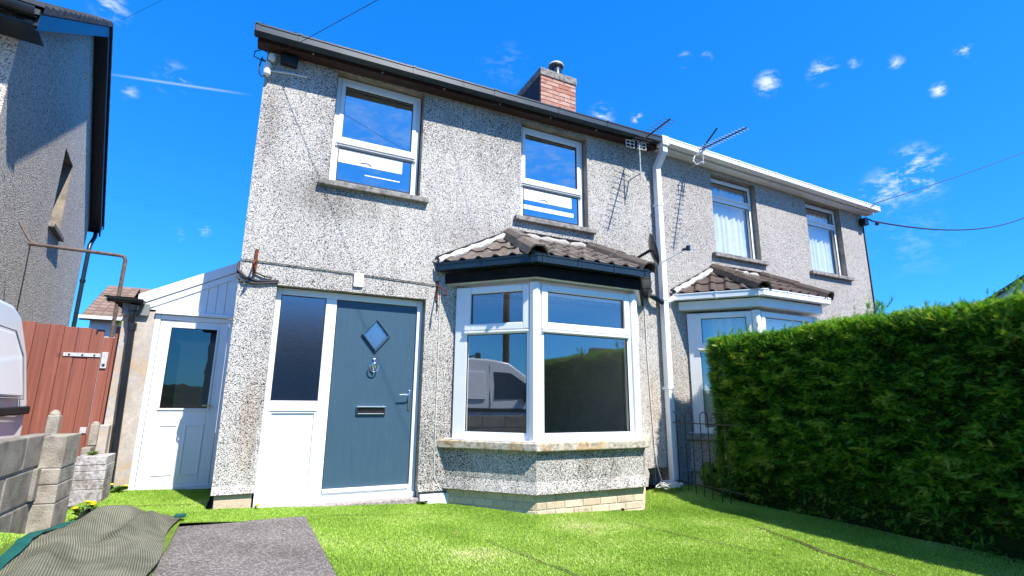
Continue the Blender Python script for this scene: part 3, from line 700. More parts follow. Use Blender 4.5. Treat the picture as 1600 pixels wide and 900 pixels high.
# door set
D = root_part('front_door', H, (1.39, .1, 0)); fr = Frame((0, .10, 0), (1, 0, 0)); mt = fr.mat()
f = MB()
f.box(.352, .405, -.07, 0, .0, 2.125, mt); f.box(1.84, 1.903, -.07, 0, .0, 2.125, mt)
f.box(.405, 1.84, -.07, 0, 2.055, 2.125, mt); f.box(.405, 1.84, -.07, .0, .0, .085, mt); f.box(.845, .955, -.07, 0, .085, 2.055, mt)
f.box(.405, .845, -.07, 0, .885, .985, mt); f.build('frame', 'upvc', D, .006)
f = MB(); f.box(.352, 1.903, .0, .03, -.002, .055, mt); f.build('door_sill', 'upvc', D, .006)
f = MB(); f.box(.96, 1.835, -.03, .022, .088, .125, mt); f.build('weather_bar', 'upvc', D, .005)
f = MB(); f.box(.405, .845, -.04, -.03, .085, .885, mt); ring(f, mt, .405, .845, .085, .885, .022, -.03, -.012); f.build('lower_panel', 'upvc_panel', D, .004)
sash(D, fr, .405, .845, .985, 2.055, 'glass_obscure')
# leaf
lf = MB(); lf.box(.963, 1.832, -.06, -.018, .128, 2.048, mt); leaf = lf.build('door_leaf', 'door_paint', D, .003)
def rhomb(mb, cx, cz, hw, hh_, w0, w1, d0, d1):
    pts = [(0, 1), (1, 0), (0, -1), (-1, 0)]
    vs = []
    for s_ in (w0, w1):
        for d in (d0, d1):
            vs += [tuple(mt @ Vector((cx + a*(hw+s_*hw/hh_ if 1 else 0), d, cz + b*(hh_+s_)))) for a, b in pts]
    fs = []
    for i in range(4):
        j = (i+1) % 4
        fs += [(i, j, 4+j, 4+i), (8+i, 12+i, 12+j, 8+j), (4+i, 4+j, 12+j, 12+i), (i, 8+i, 8+j, j)]
    mb.add(vs, fs)
q = MB(); rhomb(q, 1.393, 1.697, .157, .190, 0, -.038, -.02, .006); rhomb(q, 1.393, 1.697, .157, .190, -.012, -.026, .0, .014); q.build('diamond_moulding', 'door_paint', leaf, .003)
q = MB(); q.add([mt @ Vector((1.393+a*.124, d_, 1.697+b*.15)) for d_ in (-.0165, -.0175) for a, b in ((0, 1), (1, 0), (0, -1), (-1, 0))], [(0, 1, 2, 3), (7, 6, 5, 4)] + [(i, (i+1) % 4, (i+1) % 4+4, i+4) for i in range(4)]); q.build('diamond_pane', 'glass_diamond', leaf)
kx, kz = 1.387, 1.36
q = MB(); q.lathe([(.004, .088), (.012, .082), (.015, .07), (.008, .06), (.014, .052), (.034, .035), (.038, .015), (.030, -.015), (.014, -.04), (.006, -.052), (.010, -.062), (.003, -.072)], (kx, .10-.002, kz), 14); q.build('knocker', 'chrome', leaf, smooth=True)
q = MB(); q.tube([(kx+.046*math.sin(a), .075-.006, kz-.005+.058*math.cos(a)*(-1)) for a in np.linspace(-1.9, 1.9, 14)], .0065, 6); q.build('knocker_ring', 'chrome', leaf, smooth=True)
q = MB(); ring(q, mt, 1.238, 1.545, .848, .933, .014, -.02, .006); q.box(1.238, 1.545, .004, .012, .919, .933, mt); q.build('letter_box', 'chrome', leaf, .003)
q = MB(); q.box(1.25, 1.533, -.02, -.004, .86, .921, mt); q.build('letter_flap', 'dark_metal', leaf, .002)
q = MB(); q.box(1.785, 1.812, -.02, -.006, .895, 1.112, mt); q.build('handle_plate', 'chrome', leaf, .005)
q = MB(); q.tube([(1.798, .118, 1.06), (1.798, .062, 1.06), (1.788, .052, 1.061), (1.675, .052, 1.055)], [.009, .009, .009, .007], 8); q.build('handle_lever', 'chrome', leaf, smooth=True)
q = MB(); q.lathe([(.010, -.004), (.010, .003)], (1.798, .102, .965), 10, 'y'); q.build('lock_cylinder', 'brass', leaf)

# roof and eaves
def gzl(x): return 4.80 + .10*(x+.12)/5.5
def eaves(house, xa, xb, za, zb, gmat, fmat, prof, joints, soffit, bracket=True):
    g_ = MB(); g_.sweep(prof, [(xa, -.235, za), (xb, -.235, zb)]); gg = g_.build('gutter', gmat, house, smooth=True)
    for x in joints:
        z = za + (zb-za)*(x-xa)/(xb-xa)
        c = MB(); c.sweep([(a*1.12, b*1.1+.003) for a, b in prof], [(x-.014, -.235, z), (x+.014, -.235, z)]); c.build('gutter_bracket', gmat, gg, smooth=True)
    fm = MB(); w_ = .024
    fm.add([(xa+.03, -.155, za-.105), (xb, -.155, zb-.105), (xb, -.155, zb+.01), (xa+.03, -.155, za+.01), (xa+.03, -.13, za-.105), (xb, -.13, zb-.105), (xb, -.13, zb+.01), (xa+.03, -.13, za+.01)],
       [(0, 1, 2, 3), (7, 6, 5, 4), (0, 4, 5, 1), (3, 2, 6, 7), (0, 3, 7, 4), (1, 5, 6, 2)]); fm.build('fascia', fmat, house)
    sf = MB(); sf.add([(xa+.03, -.129, za-.095), (xb, -.129, zb-.095), (xb, .0, zb-.095), (xa+.03, 0, za-.095), (xa+.03, -.129, za-.08), (xb, -.129, zb-.08), (xb, .0, zb-.08), (xa+.03, 0, za-.08)],
       [(0, 3, 2, 1), (4, 5, 6, 7), (0, 1, 5, 4), (1, 2, 6, 5), (2, 3, 7, 6), (3, 0, 4, 7)]); sf.build('soffit', soffit, house)
    return gg
eaves(H, -.13, 5.36, 4.795, 4.90, 'grey_gutter', 'brown_fascia', OGEE, [-.11, .30, 1.55, 2.60, 3.55, 4.35], 'brown_fascia')
g_ = MB(); g_.box(-.135, -.128, -.29, -.18, 4.72, 4.80); g_.build('gutter_end', 'grey_gutter', H)
for x in np.linspace(.45, 5.0, 7):
    z = 4.795+.105*(x+.13)/5.49; q = MB(); q.lathe([(.009, -.004), (.006, .004)], (x, -.16, z-.09), 8, 'y'); q.build('screw_head', 'white_plastic', H)
PIT = R(34)
def main_roof(house, xa, xb, za, zb, tilemat, tiles):
    m = MB(); c, s_ = math.cos(PIT), math.sin(PIT); run = 3.4+.30; ya = -.21
    zr = (za+zb)/2 + run*math.tan(PIT) + .02
    m.add([(xa, ya, za+.02), (xb, ya, zb+.02), (xb, ya+run+.0, zr), (xa, ya+run, zr), (xb, 7.0, zb+.0), (xa, 7.0, za+.0),
           (xa, ya, za-.02), (xb, ya, zb-.02), (xb, ya+run, zr-.06), (xa, ya+run, zr-.06), (xb, 7.0, zb-.05), (xa, 7.0, za-.05)],
          [(0, 1, 2, 3), (3, 2, 4, 5), (6, 9, 8, 7), (9, 11, 10, 8), (0, 3, 9, 6), (3, 5, 11, 9), (1, 7, 8, 2), (2, 8, 10, 4), (0, 6, 7, 1), (5, 4, 10, 11)])
    rf = m.build('roof', tilemat, house)
    if tiles:
        u = Vector((xb-xa, 0, zb-za)).normalized(); v = Vector((0, c, s_)); n = Vector((0, -s_, c)); k = 0
        uu = 0
        while uu < (xb-xa)-.1:
            me = tile_mesh(Vector((xa, ya-.03, za+.015)), u, v, n, uu, 0, .30, .4, [], PROF, lift=.028)
            link('tile', me, tilemat, rf); uu += .30
    # gable infill
    for x in (xa+.15, xb-.02):
        gm = MB(); gm.add([(x, 0.02, za-.1), (x, 6.7, za-.1), (x, ya+run, zr-.08)], [(0, 1, 2)]); gm.build('gable', 'pebbledash', house)
    return rf
RF = main_roof(H, -.12, 5.41, 4.77, 4.87, 'tile_dark', True)
# chimney
CH = root_part('chimney', H, (4.5, 1.6, 5.4)); cx0, cx1, cy0, cy1 = 4.17, 4.89, 1.30, 3.1
m = MB(); m.box(cx0+.008, cx1-.008, cy0+.008, cy1-.008, 5.3, 6.62); m.build('chimney_core', 'mortar', CH)
m = MB(); m.box(cx0-.012, cx0-.003, cy0+.03, cy1, 5.3, 6.56); m.build('dark_side_sheet', 'lead', CH)  # thin dark sheet covering the left face of the stack
row = 0; z = 5.72
while z < 6.55:
    x = cx0 - (row % 2)*.12
    while x < cx1-.02:
        a = max(x, cx0); b = min(x+.23, cx1)
        if b-a > .04: k = MB(); k.box(a, b, cy0-.002*random.random(), cy0+.05, z, z+.068); k.build('brick', 'brick_red', CH, .003, seg=1)
        x += .242
    y = cy0+.052 + (row % 2)*.06
    while y < cy1-.1:
        for xx in (cx0, cx1-.05): k = MB(); k.box(xx, xx+.05, y, min(y+.22, cy1-.05), z, z+.068); k.build('brick', 'brick_red', CH)
        y += .232
    z += .079; row += 1
m = MB(); m.box(cx0-.0, cx1+.0, cy0-.0, cy1+.0, 6.545, 6.575); m.box(cx0-.02, cx1+.02, cy0-.02, cy1+.02, 6.575, 6.72); m.build('chimney_cap', 'sill_concrete', CH, .015)
m = MB(); m.lathe([(.13, 6.70), (.118, 6.78), (.105, 6.93), (.105, 7.0), (.135, 7.02), (.14, 7.05), (.13, 7.07), (.10, 7.07), (.10, 6.95)], (4.64, 1.56, 0), 18); m.build('chimney_pot', 'blueblack_plastic', CH, smooth=True)
m = MB(); m.lathe([(.142, 7.045), (.145, 7.06), (.128, 7.09), (.10, 7.095)], (4.64, 1.56, 0), 18); m.build('pot_rim', 'brick_pale', CH, smooth=True)

# ------------------------------------------------------------------ neighbouring half
H2 = root('semi_detached_house', 'cleaner right half of the semi with white gutters and curtained upstairs windows', 'house', (8.1, 2.5, 0))
wh = [(mirror(h[1]), mirror(h[0]), h[2], h[3]) for h in wh]; wh[3] = (5.94, 8.30, .60, 2.29)
grid_wall('front_wall', [5.412, 10.82], [-.3, 4.95], wh, 0, .26, ['pebbledash_clean', 'render_reveal', 'plaster'], H2)
m = MB(); m.box(10.56, 10.818, .262, 6.6, -.3, 4.95); m.build('side_wall', 'pebbledash_clean', H2)
m = MB(); m.box(5.412, 10.818, 6.602, 6.8, -.3, 4.95); m.build('rear_wall', 'pebbledash_clean', H2)
room('lower_room', 5.44, 8.8, .262, 4.2, .02, 2.5, H2); room('upper_room', 5.44, 10.54, .262, 3.6, 2.7, 4.85, H2)
upper_window(H2, mirror(4.18), mirror(3.12), 3.35, 4.71, 'casement'); upper_window(H2, mirror(1.77), mirror(.74), 3.35, 4.71, 'casement')
bay(H2, True, 'pebbledash_clean', 'white_plastic', 'white_plastic', 'tile_dark', OGEE, 'sill_concrete')
m = MB(); m.box(mirror(1.905)+.01, mirror(.35)-.01, .1, .15, 0, 2.12); m.build('front_door', 'upvc', H2)
eaves(H2, 5.42, 10.95, 4.915, 4.80, 'white_plastic', 'white_plastic', OGEE, [6.2, 7.0, 7.9, 8.8, 9.7, 10.5], 'white_plastic')
main_roof(H2, 5.412, 10.94, 4.905, 4.79, 'tile_dark', False)
m = MB(); m.box(5.345, 5.475, -.31, -.17, 4.78, 4.93); m.build('gutter_outlet', 'white_plastic', H2, .01)
sq = [(-.045, -.045), (.045, -.045), (.045, .045), (-.045, .045)]
m = MB(); m.sweep(sq, [(5.41, -.24, 4.82), (5.41, -.24, 4.70), (5.41, -.075, 4.50), (5.41, -.075, 4.35), (5.41, -.075, -.03)], ups=(1, 0, 0)); 
m.build('downpipe', 'white_plastic', H2, .006)
for z in (3.9, 2.45, 1.2):
    c = MB(); c.box(5.355, 5.465, -.127, -.0, z-.02, z+.02); c.build('pipe_clip', 'white_plastic', H2, .004)
# bay gutters drain into the white pipe
m = MB(); m.tube([(5.16, -.06, 2.50), (5.25, -.10, 2.44), (5.37, -.09, 2.40)], .035, 8); m.build('bay_outlet', 'blueblack_plastic', H, smooth=True)
m = MB(); m.tube([(5.60, -.06, 2.50), (5.54, -.10, 2.46), (5.45, -.09, 2.42)], .035, 8); m.build('bay_outlet', 'white_plastic', H2, smooth=True)
m = MB(); m.tube([(10.80, -.012, 4.62), (10.80, -.012, 3.6), (10.79, -.014, 2.0), (10.80, -.012, -.1)], .012, 5); m.build('corner_cable', 'cable_black', H2)

# ------------------------------------------------------------------ lean-to at the side
LT = root('side_extension', 'low lean-to with white cladding and half-glazed white door left of the house', 'extension', (-.5, 1.2, .05))
yl = 1.15
m = MB(); m.add([(-1.09, yl, -.2), (-.80, yl, -.2), (-.80, yl, 1.93), (-1.09, yl, 1.90), (-1.09, yl+.2, -.2), (-.80, yl+.2, -.2), (-.80, yl+.2, 1.93), (-1.09, yl+.2, 1.90)],
   [(0, 1, 2, 3), (7, 6, 5, 4), (0, 3, 7, 4), (1, 5, 6, 2), (3, 2, 6, 7), (0, 4, 5, 1)]); m.build('front_wall', 'old_render', LT)
m = MB(); m.box(-1.09, -.95, yl+.202, 5.0, -.2, 1.90); m.build('side_wall', 'old_render', LT)
fr = Frame((0, yl, 0), (1, 0, 0)); mt = fr.mat()
DL = root_part('side_door', LT, (-.43, yl, .05))
m = MB(); ring(m, mt, -.80, -.03, .045, 1.90, .05, -.06, 0); m.build('frame', 'upvc', DL, .005)
m = MB(); ring(m, mt, -.745, -.085, .09, 1.845, .105, -.055, -.012, .80, .075); m.build('door_leaf', 'upvc', DL, .005)
sash(DL, fr, -.64, -.19, .89, 1.77, 'glass_dark')
m = MB(); ring(m, mt, -.655, -.175, .875, 1.785, .018, -.015, .002); m.build('glazing_bead', 'upvc', DL, .003)
for u0, u1 in ((-.62, -.44), (-.38, -.20)):
    m = MB(); ring(m, mt, u0, u1, .20, .72, .016, -.014, -.004); m.build('panel_moulding', 'upvc', DL, .004)
m = MB(); m.tube([(-.15, yl, .92), (-.15, yl-.05, .92), (-.24, yl-.05, .925)], .009, 6); m.build('handle', 'brass', DL, smooth=True)
# white clad gable end, boards between roof line and door head
def rl(x): return 2.14 + (x+.91)*(2.60-2.14)/.88
CL = root_part('cladding', LT, (-.45, yl, 1.95))
xs = [-.93, -.78, -.63, -.48, -.33, -.24, -.15, -.02]
for a, b in zip(xs[:-1], xs[1:]):
    k = MB(); za, zb = rl(a)-.19, rl(b)-.19; a += .0015; b -= .0015
    if zb > 1.955:
        k.add([(a, yl-.005, 1.95), (b, yl-.005, 1.95), (b, yl-.005, zb), (a, yl-.005, max(za, 1.951)), (a, yl+.05, 1.95), (b, yl+.05, 1.95), (b, yl+.05, zb), (a, yl+.05, max(za, 1.951))],
          [(0, 1, 2, 3), (7, 6, 5, 4), (0, 3, 7, 4), (1, 5, 6, 2), (3, 2, 6, 7), (0, 4, 5, 1)]); k.build('cladding_board', 'upvc_panel', CL, .003, seg=1)
for nm, o0, o1, dep in (('barge_board', -.12, .0, -.035), ('lower_barge_board', -.20, -.125, -.02)):
    k = MB(); a, b = -.98, -.012
    k.add([(a, yl+dep, rl(a)+o0), (b, yl+dep, rl(b)+o0), (b, yl+dep, rl(b)+o1), (a, yl+dep, rl(a)+o1), (a, yl+.04, rl(a)+o0), (b, yl+.04, rl(b)+o0), (b, yl+.04, rl(b)+o1), (a, yl+.04, rl(a)+o1)],
      [(0, 1, 2, 3), (7, 6, 5, 4), (0, 3, 7, 4), (1, 5, 6, 2), (3, 2, 6, 7), (0, 4, 5, 1)]); k.build(nm, 'upvc_panel', LT, .004)
k = MB(); k.box(-.80, -.02, yl-.045, yl+.02, 1.905, 1.945); k.build('door_head', 'upvc', LT, .005)
k = MB(); k.add([(-1.16, yl+.045, rl(-1.16)-.04), (-.003, yl+.045, rl(-.003)-.04), (-.003, 5.0, rl(-.003)-.04), (-1.16, 5.0, rl(-1.16)-.04), (-1.16, yl+.045, rl(-1.16)-.01), (-.003, yl+.045, rl(-.003)-.01), (-.003, 5.0, rl(-.003)-.01), (-1.16, 5.0, rl(-1.16)-.01)],
   [(0, 1, 2, 3), (7, 6, 5, 4), (0, 3, 7, 4), (1, 5, 6, 2), (3, 2, 6, 7), (0, 4, 5, 1)]); k.build('roof', 'felt', LT)
k = MB(); k.box(-1.10, -.86, yl-.05, yl+.1, 1.87, 2.0); k.build('soffit_box', 'grey_soffit', LT, .004)
hg = [(.055*math.cos(a), .055*math.sin(a)) for a in np.linspace(math.pi, 2*math.pi, 9)] + [(.047*math.cos(a), .047*math.sin(a)) for a in np.linspace(2*math.pi, math.pi, 9)]
k = MB(); k.sweep(hg, [(-1.22, yl-.10, 2.045), (-.905, yl-.10, 2.03)]); k.box(-1.225, -1.215, yl-.155, yl-.045, 1.99, 2.05); GT = k.build('gutter', 'black_plastic', LT, smooth=True)
k = MB(); k.sweep([(a*1.15, b*1.15) for a, b in hg], [(-1.01, yl-.10, 2.04), (-.955, yl-.10, 2.037)]); k.lathe([(.05, 1.965), (.045, 1.91), (.04, 1.91)], (-.99, yl-.10, 0), 12); k.build('gutter_outlet', 'black_plastic', LT, smooth=True)
k = MB(); k.add([(-1.27, yl-.12, 2.05), (-1.0, yl-.12, 2.05), (-.97, yl-.08, 2.15), (-1.05, yl+.6, 2.12), (-1.27, yl+.6, 2.06)], [(0, 1, 2, 3, 4)]); k.build('roof_felt_edge', 'felt', LT)
k = MB(); k.tube([(-.99, yl-.10, 1.93), (-.99, yl-.10, 1.86), (-.995, yl-.07, 1.80), (-.985, yl-.06, 1.74), (-.945, yl-.06, .10)], .033, 10); k.lathe([(.042, 1.70), (.042, 1.78)], (-.984, yl-.06, 0), 12); k.build('downpipe', 'black_plastic', LT, smooth=True)

# ------------------------------------------------------------------ left neighbour (gable end towards us)
az = R(7.4)
NB_ = root('gabled_house', 'tall grey roughcast gable end of the house on the left', 'house', (-3.26, 7.78, 0), rz=az)
def lp(o): o.parent = NB_; return o     # children given in local coordinates
def lbuild(m, name, mat, **k):
    o = m.build(name, mat, None, **k); o.parent = NB_; return o
def topz(s): return 4.70 + (-s)/3.4*2.46 if s > -3.4 else 5.02 + (s+6.8)/3.4*2.14
b = bmesh.new()
ss = [-6.8, -3.58, -3.4, -2.80, 0.0]
def q4(s0, s1, z00, z01, z10, z11, X=0):
    b.faces.new([b.verts.new((X, s0, z00)), b.verts.new((X, s1, z10)), b.verts.new((X, s1, z11)), b.verts.new((X, s0, z01))])
for s0, s1 in zip(ss[:-1], ss[1:]):
    if s0 >= -3.59 and s1 <= -2.79: q4(s0, s1, -.3, 3.6, -.3, 3.6); q4(s0, s1, 4.85, topz(s0), 4.85, topz(s1))
    else: q4(s0, s1, -.3, topz(s0), -.3, topz(s1))
me = bpy.data.meshes.new('gable_wall'); bmesh.ops.remove_doubles(b, verts=b.verts, dist=1e-4); bmesh.ops.recalc_face_normals(b, faces=b.faces); b.to_mesh(me); b.free()
o = link('gable_wall', me, 'pebbledash_grey'); o.parent = NB_
m = MB(); m.add([(-6, -6.8, -.3), (0, -6.8, -.3), (0, -6.8, 5.02), (-6, -6.8, 5.02)], [(0, 1, 2, 3)]); lbuild(m, 'front_wall', 'pebbledash_grey')
m = MB(); m.add([(0, 0, -.3), (-6, 0, -.3), (-6, 0, 4.75), (0, 0, 4.75)], [(0, 1, 2, 3)]); lbuild(m, 'rear_wall', 'pebbledash_grey')
# window in the gable
Wn = bpy.data.objects.new('window', None); COL.objects.link(Wn); Wn.location = (0, -3.17, 3.6); Wn.parent = NB_
def wb(m, name, mat, **k):
    o = m.build(name, mat, None, **k); o.parent = Wn; o.location = (0, 3.17, -3.6); return o
m = MB(); m.box(-.30, -.0, -3.59, -3.58, 3.6, 4.85); m.box(-.30, 0, -2.80, -2.79, 3.6, 4.85); m.box(-.30, 0, -3.58, -2.80, 4.85, 4.86); wb(m, 'reveal', 'render_reveal')
m = MB(); m.box(-.2, .07, -3.66, -2.72, 3.53, 3.6); wb(m, 'sill', 'sill_concrete', bevel=.006)
m = MB(); Fy = lambda a, b_, c, d: m.box(-.20, -.14, a, b_, c, d)
Fy(-3.58, -3.53, 3.6, 4.85); Fy(-2.85, -2.80, 3.6, 4.85); Fy(-3.53, -2.85, 3.6, 3.65); Fy(-3.53, -2.85, 4.80, 4.85); Fy(-3.53, -2.85, 4.35, 4.40); wb(m, 'frame', 'upvc', bevel=.005)
m = MB(); m.box(-.18, -.17, -3.53, -2.85, 3.65, 4.35); m.box(-.18, -.17, -3.53, -2.85, 4.40, 4.80); wb(m, 'pane', 'van_glass')
# roof slopes with overhang, verge tiles, boards
OV = .20
def slope(s0, z0, s1, z1, x0, x1, th, name, mat, bevel=0):
    m = MB(); m.add([(x0, s0, z0), (x1, s0, z0), (x1, s1, z1), (x0, s1, z1), (x0, s0, z0+th), (x1, s0, z0+th), (x1, s1, z1+th), (x0, s1, z1+th)],
       [(0, 3, 2, 1), (4, 5, 6, 7), (0, 1, 5, 4), (1, 2, 6, 5), (2, 3, 7, 6), (3, 0, 4, 7)]); return lbuild(m, name, mat, bevel=bevel)
AZp = 7.27; sl_m = 2.46/3.4
fe, re = -7.2, .30
zf, zr_ = 4.84, AZp-(3.4+.3)*sl_m
RFN = slope(-3.4, AZp, fe, zf, -6, OV, .06, 'roof', 'tile_slate'); slope(-3.4, AZp, re, zr_, -6, OV, .06, 'rear_roof', 'tile_slate')
slope(-3.4, AZp-.19, fe+.05, zf-.15, OV-.03, OV, .185, 'barge_board', 'blueblack_plastic'); slope(-3.4, AZp-.19, re-.05, zr_-.15, OV-.03, OV, .185, 'barge_board', 'black_plastic')
slope(-3.4, AZp-.06, fe+.05, zf-.06, 0, OV-.032, .02, 'soffit', 'blueblack_plastic'); slope(-3.4, AZp-.06, re-.05, zr_-.06, 0, OV-.032, .02, 'soffit', 'black_plastic')
for i in range(16):
    t0, t1 = i/16, (i+1.25)/16
    for (ss0, ss1, zz0, zz1) in ((fe, -3.4, zf, AZp), (re, -3.4, zr_, AZp)):
        s0 = ss0+(ss1-ss0)*t0; s1 = ss0+(ss1-ss0)*min(1.0, t1); za = zz0+(zz1-zz0)*t0; zb = zz0+(zz1-zz0)*min(1.0, t1)
        m = MB(); m.add([(OV-.25, s0, za+.10), (OV+.03, s0, za+.10), (OV+.03, s1, zb+.065), (OV-.25, s1, zb+.065), (OV-.25, s0, za+.135), (OV+.03, s0, za+.135), (OV+.03, s1, zb+.085), (OV-.25, s1, zb+.085), (OV+.03, s0, za+.03), (OV+.03, s1, zb+.02), (OV+.012, s0, za+.03), (OV+.012, s1, zb+.02)],
          [(4, 5, 6, 7), (5, 8, 9, 6), (0, 1, 5, 4), (8, 10, 11, 9), (0, 3, 2, 1), (3, 7, 6, 2), (0, 4, 7, 3)])
        o = m.build('verge_tile', 'tile_slate', None); o.parent = RFN
# gutters and pipes
m = MB(); m.sweep(GUT, [(-6, -7.23, zf+.03), (OV-.02, -7.23, zf+.03)]); lbuild(m, 'front_gutter', 'black_plastic', smooth=True)
m = MB(); m.sweep(GUT, [(-6, re+.05, zr_+.03), (OV-.02, re+.05, zr_+.03)]); lbuild(m, 'rear_gutter', 'black_plastic', smooth=True)
m = MB(); m.box(-6, OV, -7.18, -6.8, zf-.12, zf-.10); lbuild(m, 'front_soffit', 'black_plastic')
m = MB(); m.tube([(-.25, -7.2, zf-.05), (-.25, -7.2, zf-.16), (-.22, -6.90, zf-.55), (-.22, -6.87, zf-.75), (-.22, -6.87, 0)], .04, 10); lbuild(m, 'front_downpipe', 'blueblack_plastic', smooth=True)
for z in (zf-.8, 2.6): m = MB(); m.lathe([(.052, z-.02), (.052, z+.02)], (-.22, -6.87, 0), 10); m.box(-.29, -.15, -6.84, -6.8, z-.015, z+.015); lbuild(m, 'pipe_clip', 'black_plastic')
m = MB(); m.tube([(.10, .33, zr_-.02), (.10, .33, zr_-.15), (.07, .08, zr_-.42), (.07, .07, zr_-.6), (.07, .07, 0)], .04, 10); lbuild(m, 'rear_downpipe', 'blueblack_plastic', smooth=True)
for z in (2.2, 3.4): m = MB(); m.lathe([(.052, z-.03), (.052, z+.03)], (.07, .07, 0), 10); lbuild(m, 'pipe_clip', 'black_plastic')

# ------------------------------------------------------------------ pipe frame, gate
m = MB(); m.tube([(-2.30, 2.12, 2.76), (-1.42, 2.12, 2.735), (-1.375, 2.12, 2.725), (-1.355, 2.12, 2.68), (-1.36, 2.12, 2.2), (-1.36, 2.12, .2)], .022, 8)
m.tube([(-2.42, 2.12, 3.0), (-2.30, 2.12, 2.80), (-2.2, 2.12, 2.74)], .012, 6)
tag(m.build('pipe_frame', 'rust_pipe', smooth=True), 'rusty grey pipe arm reaching from behind the gate to the left gable', 'pipe')
m = MB(); m.tube([(-2.28, 2.12, 2.76), (-2.27, 2.11, 2.3), (-2.25, 2.12, .3)], .007, 5); tag(m.build('hanging_cable', 'cable_black'), 'thin dark cable hanging from the pipe arm against the left gable', 'cable')
GT_ = root('wooden_gate', 'red-brown painted board gate with steel strap hinge', 'gate', (-1.9, 1.26, .1))
xs = [-2.69, -2.56, -2.43, -2.31, -2.18, -2.05, -1.94, -1.815, -1.70, -1.58, -1.467, -1.355, -1.242]
for i, (a, b_) in enumerate(zip(xs[:-1], xs[1:])):
    k = MB(); zt = 1.75 - .05*(a+1.9)/.63 if a > -2.0 else 1.75; dz = random.uniform(-.006, .006)
    k.box(a+.002, b_-.002, 1.245+random.uniform(-.003, .003), 1.268, .12, zt+dz); k.build('board', 'gate_timber', GT_, .003, seg=1)
for z in (.45, 1.36): k = MB(); k.box(-2.68, -1.26, 1.27, 1.32, z-.05, z+.05); k.build('rail', 'gate_timber', GT_)
for a, b_, zt in ((-1.239, -1.156, 1.63), (-1.152, -1.10, 1.75)):
    k = MB(); k.box(a, b_, 1.245, 1.31, .12, zt); k.build('post_board', 'gate_timber', GT_, .003, seg=1)
k = MB(); k.box(-1.55, -1.24, 1.232, 1.242, 1.415, 1.453); HG = k.build('strap_hinge', 'galvanised', GT_, .002)
k = MB(); k.box(-1.228, -1.175, 1.228, 1.24, 1.30, 1.47); k.build('hinge_plate', 'galvanised', HG, .003)
for x in (-1.50, -1.39, -1.29): k = MB(); k.lathe([(.009, -.004), (.006, .003)], (x, 1.230, 1.434), 8, 'y'); k.build('bolt', 'iron_black', HG)
k = MB(); k.lathe([(.014, -.004), (.014, .004)], (-1.20, 1.227, 1.335), 8, 'y'); k.build('bolt', 'iron_black', HG)
k = MB(); k.box(-1.30, -1.245, 1.232, 1.24, .64, .70); k.build('lower_plate', 'galvanised', GT_, .003)

# ------------------------------------------------------------------ block wall, pier, stubs
BW = root('block_wall', 'low weathered concrete block wall along the left edge of the garden', 'wall', (-1.07, -2.5, .05))
cz = [.09, .31, .53, .752]
for r in range(3):
    y = -.70 - (.22 if r % 2 else .0)
    first = True
    if r % 2: k = MB(); k.box(-1.12, -1.0+.0, -.915, -.70, cz[r]+.006, cz[r+1]-.006); k.build('block', 'concrete_block', BW, .008)
    while y > -5.2:
        k = MB(); j = random.uniform(-.004, .004); k.box(-1.12, -1.02+j, y-.434, y, cz[r]+.007+random.uniform(-.002, .002), cz[r+1]-.007); k.build('block', 'concrete_block', BW, .009)
        y -= .445
k = MB(); k.box(-1.11, -1.035, -5.3, -.71, .0, .74); k.build('mortar_bed', 'mortar', BW)
PR = root('wall_pier', 'pale square pier ending the concrete block wall', 'pier', (-1.0, -.66, .09))
pz = [.06, .23, .335, .45, .565, .735]
pz = [.06, .285, .41, .515, .735]
for a, b_ in zip(pz[:-1], pz[1:]): k = MB(); j = random.uniform(-.006, .006); j *= .4; k.box(-1.115, -.895+j, -.845+j, -.50, a+.003, b_-.002); k.build('block', 'pier_block', PR, .006)
k = MB(); k.box(-1.11, -.902, -.84, -.505, .05, .73); k.build('mortar_bed', 'mortar', PR)
ST = root('brick_stub', 'short whitewashed brick stump between the pier and the lean-to', 'brick stump', (-1.0, .6, .09))
pz = [.05, .19, .27, .345, .40, .475]
for i, (a, b_) in enumerate(zip(pz[:-1], pz[1:])): k = MB(); j = random.uniform(-.006, .006); j *= .5; k.box(-1.12+j, -.885+j, .475+j, .80, a+.0015, b_-.001); k.build('course', 'old_brick_white', ST, .005)
m = MB(); m.box(-1.295, -1.21, .16, .24, .0, .85); m.lathe([(.042, .84), (.040, .86), (.025, .885), (.005, .893)], (-1.2525, .2, 0), 10)
tag(m.build('concrete_post', 'pier_block', bevel=.015), 'stub of a concrete fence post with a rounded top behind the wall', 'post')
SB = root('stub_wall', 'low concrete block wall running back to the lean-to corner', 'wall', (-1.1, .9, .1))
k = MB(); k.box(-1.17, -1.10, .82, 1.2, .05, .36); k.build('block', 'concrete_block', SB, .01); k = MB(); k.box(-1.17, -1.10, .82, 1.2, .37, .53); k.build('block', 'concrete_block', SB, .01)
k = MB(); k.box(-1.165, -1.095, .98, 1.06, .535, .74); k.lathe([(.034, .735), (.03, .755), (.012, .765)], (-1.13, 1.02, 0), 10); k.build('post', 'pier_block', SB, .008)
m = MB(); m.box(-1.105, -1.02, 1.02, 1.14, .05, .73); m.build('wall_return', 'old_render', LT, .01)

